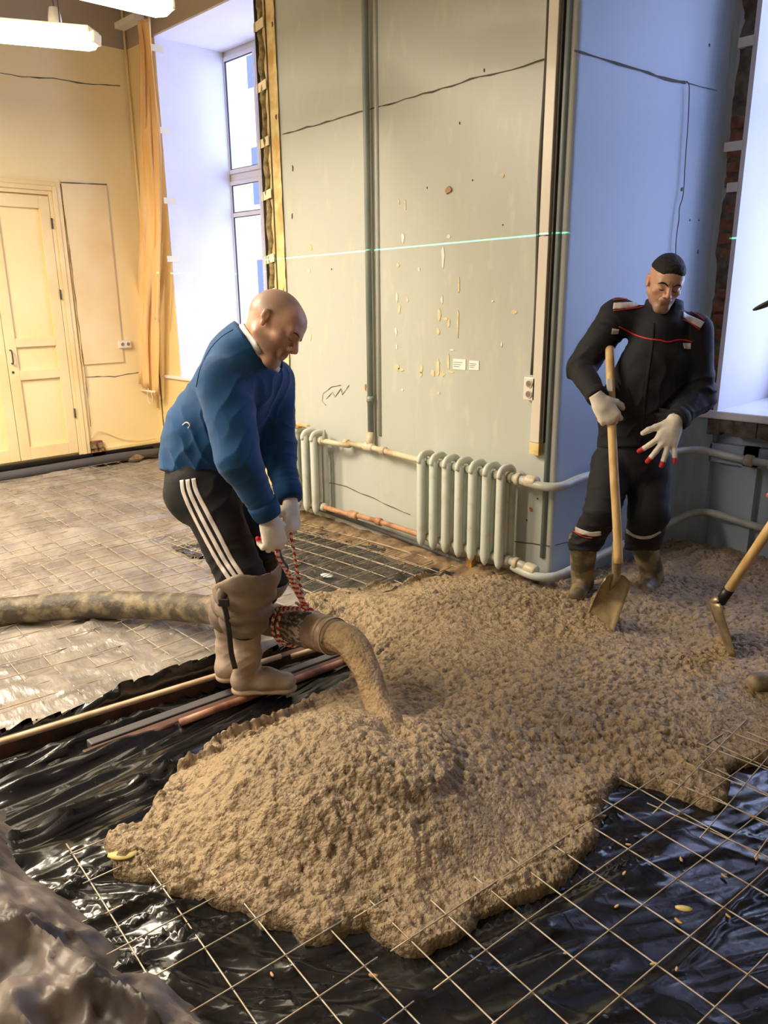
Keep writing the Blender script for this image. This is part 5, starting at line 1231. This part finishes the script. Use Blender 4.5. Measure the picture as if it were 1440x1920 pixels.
# ---- rope from both hands down around the hose
def striped(name, pts, r, label, segn=1):
    root = None; P = smooth_path(pts, 10); L = [0]
    for i_ in range(1, len(P)): L.append(L[-1]+np.linalg.norm(P[i_]-P[i_-1]))
    V = []; Fc = []; m = []; n = 8; N_ = max(8, int(L[-1]/.006)); Q = [np.array([np.interp(L[-1]*t/N_, L, [p[c] for p in P]) for c in range(3)]) for t in range(N_+1)]
    nr = _n(np.cross(_n(Q[1]-Q[0]), [.3, .2, 1]))
    for i_, p in enumerate(Q):
        t = _n(Q[min(i_+1, N_)]-Q[max(i_-1, 0)]); nr = _n(nr-nr@t*t); bb = np.cross(t, nr)
        for k in range(n):
            a = 2*math.pi*k/n; rr_ = r*(1+.14*math.cos(2*(a+i_*.55))); V.append(p+rr_*(math.cos(a)*nr+math.sin(a)*bb))
    for i_ in range(N_):
        for k in range(n): Fc.append((i_*n+k, i_*n+(k+1) % n, (i_+1)*n+(k+1) % n, (i_+1)*n+k)); m.append(1 if ((i_*.42+k/n*2) % 2) < 1 else 0)
    return mesh_obj(name, V, Fc, None, None, True, mats=['rope_red', 'rope_white'], fmat=m)
ro = empty('rope', G_(556, 1130, 3.1), 'red and white twisted rope slung around the hose and held in both gloves', 'rope')
kn = at(571, 1138, 3.10)
hN = G_(520, 1042, 2.88); hF = G_(545, 1000, 2.99)
for pts in ([G_(518, 1030, 2.87), hN, G_(540, 1078, 2.98), G_(556, 1112, 3.05), kn], [G_(545, 985, 2.985), hF, G_(552, 1040, 3.02), G_(560, 1085, 3.07), kn], [G_(521, 1030, 2.885), G_(524, 1050, 2.90), G_(548, 1086, 3.0), kn+RIGHT*.01]):
    under(striped('strand', pts, .0065, None), ro)
hc = noz_a-tdir*.025; hu = _n(ZUP-ZUP@tdir*tdir); hsd = np.cross(tdir, hu)
for j, off in enumerate((-.022, .02)):
    c = hc+tdir*off; ring_ = [kn+ZUP*-.006]
    for a in np.linspace(.5, 2*math.pi-.5, 14): ring_.append(c+.090*(math.cos(a)*hu+math.sin(a)*hsd))
    ring_.append(kn+ZUP*-.006); under(striped('hose_loop', ring_, .0065, None), ro)
b = MB(); 
kt = [kn+.013*np.array([math.cos(t*2), math.sin(t*2), math.sin(t*3)*.9]) for t in np.linspace(0, 6.3, 14)]
under(striped('knot', kt, .007, None), ro)
under(striped('rope_end', [kn, kn+RIGHT*.03+DOWN*.01, kn+RIGHT*.035+DOWN*.035], .006, None), ro)

# ---------------------------------------------------------------- the man in navy workwear
B = empty('person', onZ(1140, 1130, .08), 'dark haired man in navy workwear with reflective patches leaning on a shovel', 'person')
hR, hL = G_(1150, 868, 3.92), G_(1218, 868, 3.95)
kR, kL = G_(1128, 960, 3.84), G_(1216, 962, 3.90)
aR, aL = G_(1094, 1030, 4.08), G_(1204, 1026, 4.17)
pe = G_(1184, 848, 3.92); be = G_(1192, 770, 3.84); ch = G_(1228, 665, 3.70); us = G_(1240, 612, 3.66)
sR, sL = G_(1158, 594, 3.72), G_(1300, 621, 3.68)
eR, eL = G_(1088, 690, 3.88), G_(1310, 742, 3.74)
wR_, wL_ = G_(1122, 748, 3.62), G_(1266, 790, 3.60)
lat2 = _n(sL-sR); hd2 = G_(1247, 530, 3.55); nk2 = G_(1243, 588, 3.66)
face2 = _n(-FWD*.80+DOWN*.56-RIGHT*.10); up2 = _n(-DOWN*.9-FWD*.35+RIGHT*.12)
H2 = Frame(hd2, face2, up2)
if H2.x@lat2 < 0: H2.x = -H2.x; H2.M = np.array([H2.x, H2.y, H2.z])
k2 = .98
body2 = U([wrap(H2, head_sdf(k2, brow=1.15)), rc(H2.w((0, -.03, -.04)), nk2, .058, .062), rc(nk2, us, .06, .07)], .025)
body2 = U([body2, squash(rc(us+(be-us)*.25, be, .085, .09), ch, lat2, 1.2), rc(be, pe, .11, .12), rc(sR, sL, .055, .055), rc(sR, eR, .045, .04), rc(eR, wR_, .04, .028), rc(sL, eL, .045, .04), rc(eL, wL_, .04, .028), rc(hR, kR, .07, .05), rc(kR, aR, .05, .035), rc(hL, kL, .07, .05), rc(kL, aL, .05, .035)], .03)
lo, hi = bound([H2.w((.1, .14, .14)), H2.w((-.1, -.14, .14)), H2.w((0, .12, -.14)), sR, sL, eR, eL, wR_, wL_, hR, hL, aR, aL], .10)
oB, bvB = skin('body', body2, lo, hi, .0042, 'skin', None, colour=skin_col(H2, False, .92)); under(oB, B)
# short dark hair with shaved sides
E = lambda c, r: ell(np.array(c)*k2, np.array(r)*k2)
hair = U([E((0, -.012, .036), (.081, .104, .095)), E((0, .045, .062), (.060, .048, .045))], .02)
hair = inter(hair, lambda P: -(P[:, 2]-.058*k2+.9*np.maximum(P[:, 1]-.03, 0)*0-.0+.55*np.minimum(P[:, 1]+.01, 0)*-0)-.0-.010*np.sin(P[:, 0]*60)*0, .008)
hair = inter(hair, plane(np.array((0, .088, .062))*k2, (0, 1, -.35)), .008)
lo, hi = bound([H2.w(p) for p in ((.1, .12, .15), (-.1, -.12, .15), (.1, -.12, -.0), (-.1, .12, .0))], .02)
oH, _ = skin('hair', wrap(H2, hair), lo, hi, .004, 'hair', None, wrinkle=lambda v, n: .002*(fbm(v[:, 0]*120, v[:, 1]*120, v[:, 2]*120, 2, 4)-.5)*2); under(oH, B)
def on_face(fr, bv, pts, r, name, material, parent, off=.0006):
    pts2 = []
    for p in smooth_path([fr.w((x, .13, z)) for x, z in pts], 5):
        h_ = bv.ray_cast(Vector(p), Vector(-fr.y))
        if h_[0] is not None: pts2.append(np.array(h_[0])+fr.y*off)
    if len(pts2) < 3: return
    m = len(pts2); under(MB().tube(pts2, [r*(.4+.6*math.sin(math.pi*i_/(m-1))) for i_ in range(m)], 6).build(name, material, None, True), parent)
for s in (-1, 1):
    on_face(H2, bvB, [(s*.010, .014), (s*.026, .024), (s*.042, .024), (s*.052, .016)], .0042, 'eyebrow', 'hair', B)
    on_face(H2, bvB, [(s*.018, -.006), (s*.031, -.011), (s*.044, -.006)], .002, 'eyelashes', 'hair', B)
    on_face(H2, bvB, [(s*.004, .040), (s*.006, .028), (s*.007, .016)], .0010, 'frown_line', 'stubble', B, 0)
    on_face(H2, bvB, [(s*.020, -.030), (s*.030, -.045), (s*.033, -.062)], .0010, 'cheek_line', 'stubble', B, 0)
# jacket
nd2 = _n(nk2-us)
tj = U([squash(rc(G_(1232, 668, 3.71), be, .125, .150), ch, lat2, 1.30), squash(rc(be, G_(1186, 835, 3.91), .145, .160), be, lat2, 1.12), rc(sR, sL, .078, .078), rc(us, nk2+nd2*.04, .10, .080)], .05)
aj = [rc(sR, eR, .086, .072), rc(eR, wR_, .068, .046), rc(sL, eL, .088, .078), rc(eL, wL_, .078, .052)]
jk = U([tj, U(aj[:2], .02), U(aj[2:], .03)], .028)
jk = capcut(jk, nk2+nd2*.030, nd2, .125)
jk = inter(jk, plane(G_(1188, 842, 3.9), DOWN), .012)
d1 = _n(wR_-eR); d2 = _n(wL_-eL); jk = capcut(jk, wR_+d1*.004, d1, .09); jk = capcut(jk, wL_+d2*.006, d2, .09)
lo, hi = bound([sR, sL, eR, eL, wR_, wL_, be, pe, nk2], .2)
oJ, bvJ = skin('jacket', jk, lo, hi, .006, 'navy_cloth', None, wrinkle=folds([(eR, _n(RIGHT+DOWN*.6), .13, 46, .014), (sR+DOWN*.05, _n(eR-sR), .10, 60, .010), (eL, _n(RIGHT*.5+DOWN), .16, 44, .014), (be, _n(DOWN+RIGHT*.7), .20, 34, .012), (ch+DOWN*.1, _n(lat2), .15, 40, .008), (wL_, d2, .1, 60, .01)])); under(oJ, B)
# collar
cc = nk2+nd2*.022; V = []; Fc = []
ax_ = _n(lat2-lat2@nd2*nd2); ay_ = _n(np.cross(nd2, ax_)); ay_ = ay_ if ay_@(-FWD) > 0 else -ay_
for k in range(25):
    t = .35+(2*math.pi-.70)*k/24; d = ax_*math.sin(t)+ay_*math.cos(t)
    for (r, h_) in ((.088, -.03), (.092, .0), (.086, .030), (.082, .030), (.080, -.02)): V.append(cc+d*r+nd2*h_*(1+.4*(1-math.cos(t))*.5))
for k in range(24):
    for j in range(4): Fc.append((k*5+j, k*5+j+1, k*5+j+6, k*5+j+5))
under(mesh_obj('collar', V, Fc, 'navy_cloth', None, True), B)
def dr(px, w, name, material, off=.003, bv=bvJ, par=B, lab=None):
    o = drape(px, bv, w, off, .003, name, material, None)
    if o: under(o, par); 
    if o and lab: o['label'] = lab
    return o
dr([(1150, 574), (1168, 573), (1186, 572), (1206, 568)], .033, 'reflective_patch', 'reflective', lab='silver reflective shoulder patch'); dr([(1149, 563), (1168, 562), (1188, 560), (1192, 559)], .005, 'piping', 'red_piping', .004, lab='red piping'); dr([(1150, 583), (1170, 581), (1190, 579), (1206, 576)], .004, 'piping', 'red_piping', .005, lab='red piping')
dr([(1280, 590), (1293, 598), (1306, 604), (1317, 610)], .034, 'reflective_patch', 'reflective', lab='silver reflective shoulder patch'); dr([(1290, 583), (1305, 590), (1320, 600)], .005, 'piping', 'red_piping', .004, lab='red piping'); dr([(1280, 600), (1294, 607), (1312, 618)], .004, 'piping', 'red_piping', .006, lab='red piping')
dr([(1160, 612), (1175, 619), (1195, 629), (1215, 635), (1238, 638), (1252, 641), (1275, 637), (1299, 641)], .0065, 'piping', 'red_piping', .003, lab='red piping')
dr([(1147, 621), (1154, 621), (1160, 621)], .028, 'reflective_patch', 'reflective', lab='silver reflective chest patch'); dr([(1281, 649), (1288, 649), (1295, 649)], .028, 'reflective_patch', 'reflective', lab='silver reflective chest patch')
dr([(1225, 606), (1222, 650), (1212, 720), (1204, 800), (1200, 830)], .012, 'front_placket', 'black_cloth', .002)
q = bvJ.ray_cast(Vector(C0), Vector(_n(ray(1263, 778))))
if q[0] is not None: under(MB().tube([np.array(q[0])-FWD*.001, np.array(q[0])-FWD*.008], .008, 10).build('button', 'reflective', None, True), B)
ringband(wR_-d1*.022, d1, .05, .05, .003, 'black_cloth', 'cuff', B, bv=bvJ); ringband(wL_-d2*.024, d2, .055, .05, .003, 'black_cloth', 'cuff', B, bv=bvJ)
# trousers with reflective bands at the shins
t2 = U([squash(rc(G_(1186, 830, 3.91), G_(1186, 872, 3.93), .135, .135), pe, lat2, 1.22), rc(hR, kR, .108, .086), rc(kR, G_(1094, 1022, 4.00), .088, .080), rc(hL, kL, .112, .100), rc(kL, G_(1204, 1024, 4.10), .100, .092)], .022)
t2 = inter(t2, plane(G_(1190, 1034, 3.98), DOWN), .008); t2 = inter(t2, plane(G_(1186, 822, 3.9), -DOWN), .01)
lo, hi = bound([hR, hL, kR, kL, aR, aL, pe], .17)
oP, bvP = skin('trousers', t2, lo, hi, .006, 'navy_cloth', None, wrinkle=folds([(kR, DOWN, .13, 46, .012), (G_(1096, 1012, 3.93), DOWN, .09, 70, .014), (G_(1204, 1012, 4.02), DOWN, .09, 70, .012), (hL+DOWN*.08, _n(DOWN+RIGHT), .15, 40, .010), (hR, _n(DOWN-RIGHT*.6), .12, 40, .010)])); under(oP, B)
dr([(1070, 986), (1082, 993), (1098, 999), (1112, 1001), (1127, 999)], .026, 'reflective_band', 'reflective', .004, bvP, lab='white reflective band on the shin'); dr([(1176, 995), (1190, 1004), (1208, 1007), (1224, 1004), (1238, 996)], .022, 'reflective_band', 'reflective', .004, bvP, lab='white reflective band on the shin')
dr([(1071, 993), (1084, 1000), (1098, 1006), (1112, 1008)], .004, 'piping', 'red_piping', .006, bvP)
# muddy rubber boots sunk in the concrete
zR, zL = .07, .07
def boot2(top, toe, heel, name, par):
    d = toe-heel; d[2] = 0; d = _n(d); f = U([rc(top, heel+d*.07+ZUP*.10, .076, .060), rc(heel+d*.06+ZUP*.10, heel+d*.05+ZUP*.04, .052, .048), rc(heel+d*.06+ZUP*.05, toe-d*.05+ZUP*.04, .050, .042)], .03)
    f = inter(f, lambda P: min(toe[2], heel[2])-P[:, 2], .006); f = inter(f, plane(top, ZUP), .006); lo, hi = bound([top, toe, heel], .1); o, _ = skin(name, f, lo, hi, .006, 'muddy_boot', None, wrinkle=folds([], k=.7)); under(o, par); o['label'] = 'mud-caked rubber boot'; return o
def fl(u, v, z): return onZ(u, v, z)
tb = fl(1078, 1128, .09); boot2(G_(1094, 1004, 4.01), np.array([tb[0], tb[1], zR]), np.array([tb[0]-.10, tb[1]+.25, zR]), 'boot', B)
tb = fl(1205, 1112, .09); boot2(G_(1204, 1000, 4.11), np.array([tb[0]+.04, tb[1]-.06, zL]), np.array([tb[0]-.05, tb[1]+.20, zL]), 'boot', B)
# shovel in his hands
sh = empty('shovel', onZ(1125, 1165, .12), 'steel shovel with a round wooden handle gripped by the man in navy workwear', 'shovel')
s_top, s_bot = at(1143, 652, 3.74), at(1160, 1056, 3.60)
hv = _n(s_bot-s_top)
under(MB().tube(smooth_path([s_top, at(1146, 765, 3.645), at(1151, 880, 3.62), at(1157, 985, 3.60), s_bot], 4), [.021]*17, 12).build('handle', 'wood_handle', None, True), sh)
under(bevel(MB().box(-.012, .012, -.002, .002, -.03, .03, lambda q: at(1143, 722, 3.625)+RIGHT*q[0]+FWD*q[1]+hv*q[2]).build('price_label', 'paper'), .001), sh)
def blade(TL, TR, BR, BL, socket_from, name_root, dish=.02, bulge=None):
    TL, TR, BR, BL = map(lambda q: np.array(q, float), (TL, TR, BR, BL)); nr = _n(np.cross(TR-TL, BL-TL)); nr = nr if nr@(-FWD) > 0 else -nr; V = []; Fc = []; n = 14; m = 14
    for j in range(m+1):
        t = j/m
        for i_ in range(n+1):
            s = i_/n; sq = s
            if t < .22: k = 1-.16*(1-t/.22)**2; sq = .5+(s-.5)*k
            p = (TL*(1-sq)+TR*sq)*(1-t)+(BL*(1-sq)+BR*sq)*t
            V.append(p-nr*dish*(1-(2*s-1)**4)*(1-.5*t)+nr*.012*(2*abs(s-.5))**6-((BL-TL)*.03*(1-(2*s-1)**2) if t < .08 else 0))
    for j in range(m):
        for i_ in range(n): a = j*(n+1)+i_; Fc.append((a, a+1, a+n+2, a+n+1))
    o = mesh_obj('blade', V, Fc, 'shovel_steel', None, True); md = o.modifiers.new('t', 'SOLIDIFY'); md.thickness = .003; under(o, name_root)
    c0 = (TL+TR)/2-nr*dish*.8; c1 = c0+((BL+BR)/2-c0)*.38
    so = MB().tube([socket_from, socket_from+(c0-socket_from)*.55, c0+nr*.006, c0*.55+c1*.45+nr*.0, c1-nr*.010], [.024, .023, .019, .013, .002], 12); under(so.build('socket', 'shovel_steel', None, True), name_root)
    return o
blade(at(1128, 1084, 3.60), at(1184, 1086, 3.64), onZ(1148, 1186, .085), onZ(1100, 1150, .085), s_bot-hv*.10, sh)
# gloves of the second man
tN = _n(-FWD*.55-RIGHT*.65-DOWN*.35)
g2 = glove('glove', (wR_+d1*.012, _n(RIGHT*.50+DOWN*.80-FWD*.02), _n(-FWD*.85-RIGHT*.30-DOWN*.10), RIGHT*.8-DOWN*.6, [(1.0, 1.35, .8), (1.1, 1.35, .8), (1.15, 1.35, .8), (1.2, 1.3, .8)]), None, 'white knitted glove gripping the shovel handle', kw=dict(k=1.12, thumb=(.7, .5), tcurl=.6)); under(g2, B)
g3 = glove('glove', (wL_+d2*.014, _n(-RIGHT*.42+DOWN*.88-FWD*.15), _n(-FWD*.9+RIGHT*.15-DOWN*.35), RIGHT*-1, [(.25, .30, .2), (.18, .25, .2), (.15, .2, .15), (.1, .18, .15)]), None, 'white knitted glove, open hand with red fingertips', 'tips', kw=dict(k=1.15, spread=.55, thumb=(.7, .1), tcurl=.1)); under(g3, B)

# ---------------------------------------------------------------- the third worker, almost wholly outside the right edge
C_ = empty('person', onZ(1500, 1285, .08), 'worker cut off by the right edge, only cap brim and muddy boot in view', 'person')
f0 = onZ(1442, 1340, .09); t3 = np.array([f0[0], f0[1], .07]); back = _n(np.array([RIGHT[0], RIGHT[1], 0])); h3 = t3+back*.27
def A3(r, fw, z): return np.array([h3[0], h3[1], 0])+back*r+np.array([FWD[0], FWD[1], 0])/math.hypot(FWD[0], FWD[1])*fw+ZUP*z
lg = [A3(.0, 0, .42), A3(-.02, .22, .42)]; hp3 = [A3(.24, .0, .90), A3(.24, .20, .90)]; kn3 = [A3(.03, 0, .52), A3(.03, .22, .52)]
sh3 = [A3(.02, -.08, 1.40), A3(.02, .30, 1.40)]; hd3 = at(1500, 562, 3.10)
f = U([wrap(Frame(hd3, _n(-RIGHT*.9+DOWN*.45), _n(-DOWN-RIGHT*.4)), head_sdf(1.0)), rc(hd3+back*.03-ZUP*.05, (sh3[0]+sh3[1])/2, .055, .07), rc((sh3[0]+sh3[1])/2, (hp3[0]+hp3[1])/2, .12, .12), rc(hp3[0], kn3[0], .07, .05), rc(hp3[1], kn3[1], .07, .05), rc(kn3[0], A3(0, 0, .16), .05, .04), rc(kn3[1], A3(0, .22, .16), .05, .04)], .03)
lo, hi = bound([hd3, *sh3, *hp3, *kn3, A3(0, 0, .16), A3(0, .22, .16)], .16); o, _ = skin('body', f, lo, hi, .008, 'skin', None, colour=lambda v, n: np.tile(skin_c, (len(v), 1))); under(o, C_)
hnd = [at(1512, 905, 3.0), at(1560, 840, 2.98)]; el3 = [A3(-.02, -.12, 1.12), A3(.08, .32, 1.10)]
f = U([squash(rc(A3(.04, .11, 1.34), A3(.22, .1, .92), .15, .16), A3(.1, .1, 1.1), FWD, 1.2), rc(sh3[0], el3[0], .08, .07), rc(el3[0], hnd[0], .065, .045), rc(sh3[1], el3[1], .08, .07), rc(el3[1], hnd[1], .065, .045)], .04)
lo, hi = bound([*sh3, *el3, *hnd, *hp3], .2); o, _ = skin('jacket', f, lo, hi, .009, 'navy_cloth', None); under(o, C_)
f = U([rc(hp3[0], kn3[0], .11, .085), rc(kn3[0], A3(0, 0, .34), .085, .075), rc(hp3[1], kn3[1], .11, .085), rc(kn3[1], A3(0, .22, .34), .085, .075), rc(hp3[0], hp3[1], .12, .12)], .03)
lo, hi = bound([*hp3, *kn3, A3(0, 0, .3), A3(0, .22, .3)], .15); o, _ = skin('trousers', f, lo, hi, .009, 'navy_cloth', None); under(o, C_)
boot2(A3(.0, 0, .40), t3, h3, 'boot', C_); boot2(A3(.0, .22, .40), t3+np.array([FWD[0], FWD[1], 0])*.22, h3+np.array([FWD[0], FWD[1], 0])*.22, 'boot', C_)
Fh = Frame(hd3, _n(-RIGHT*.93+DOWN*.38), _n(-DOWN-RIGHT*.4))
cp = inter(ell((0, -.012, .045), (.088, .108, .085)), lambda P: .035-P[:, 2], .004); brim = inter(ell((0, .10, .035), (.075, .085, .012)), plane((0, .07, 0), (0, -1, 0)), .004)
lo, hi = bound([Fh.w(p) for p in ((.1, .2, .15), (-.1, -.14, .15), (.1, -.14, 0), (-.1, .2, .0))], .02); o, _ = skin('cap', wrap(Fh, U([cp, brim], .006)), lo, hi, .004, 'cap_cloth', None); under(o, C_); o['label'] = 'dark olive cap with a brim'
for k, h_ in enumerate(hnd):
    g4 = glove('glove', (h_, _n(-RIGHT*.3+DOWN*.8), _n(-FWD*.9), -RIGHT, [(1.1, 1.3, .8)]*4), None, 'white work glove', kw=dict(k=1.1)); under(g4, C_)
# second shovel, its blade edge-on
s2 = empty('shovel', onZ(1368, 1222, .10), 'shovel with a black-taped neck dug into the concrete at the right edge', 'shovel')
q0, q1 = at(1500, 905, 3.02), at(1358, 1118, 3.38); dv = _n(q1-q0)
under(MB().tube([q0, q0+(q1-q0)*.5, q1], .021, 12).build('handle', 'wood_handle', None, True), s2)
under(MB().tube([q1-dv*.045, q1+dv*.035], .0235, 12).build('black_ferrule', 'black_tape', None, True), s2)
bc = onZ(1368, 1222, .07); tc_ = at(1340, 1128, 3.44)
wv = _n(FWD*.93+RIGHT*.30)*.125
blade(tc_-wv*.95, tc_+wv*.95, bc+wv, bc-wv, q1+dv*.02, s2, dish=.022)
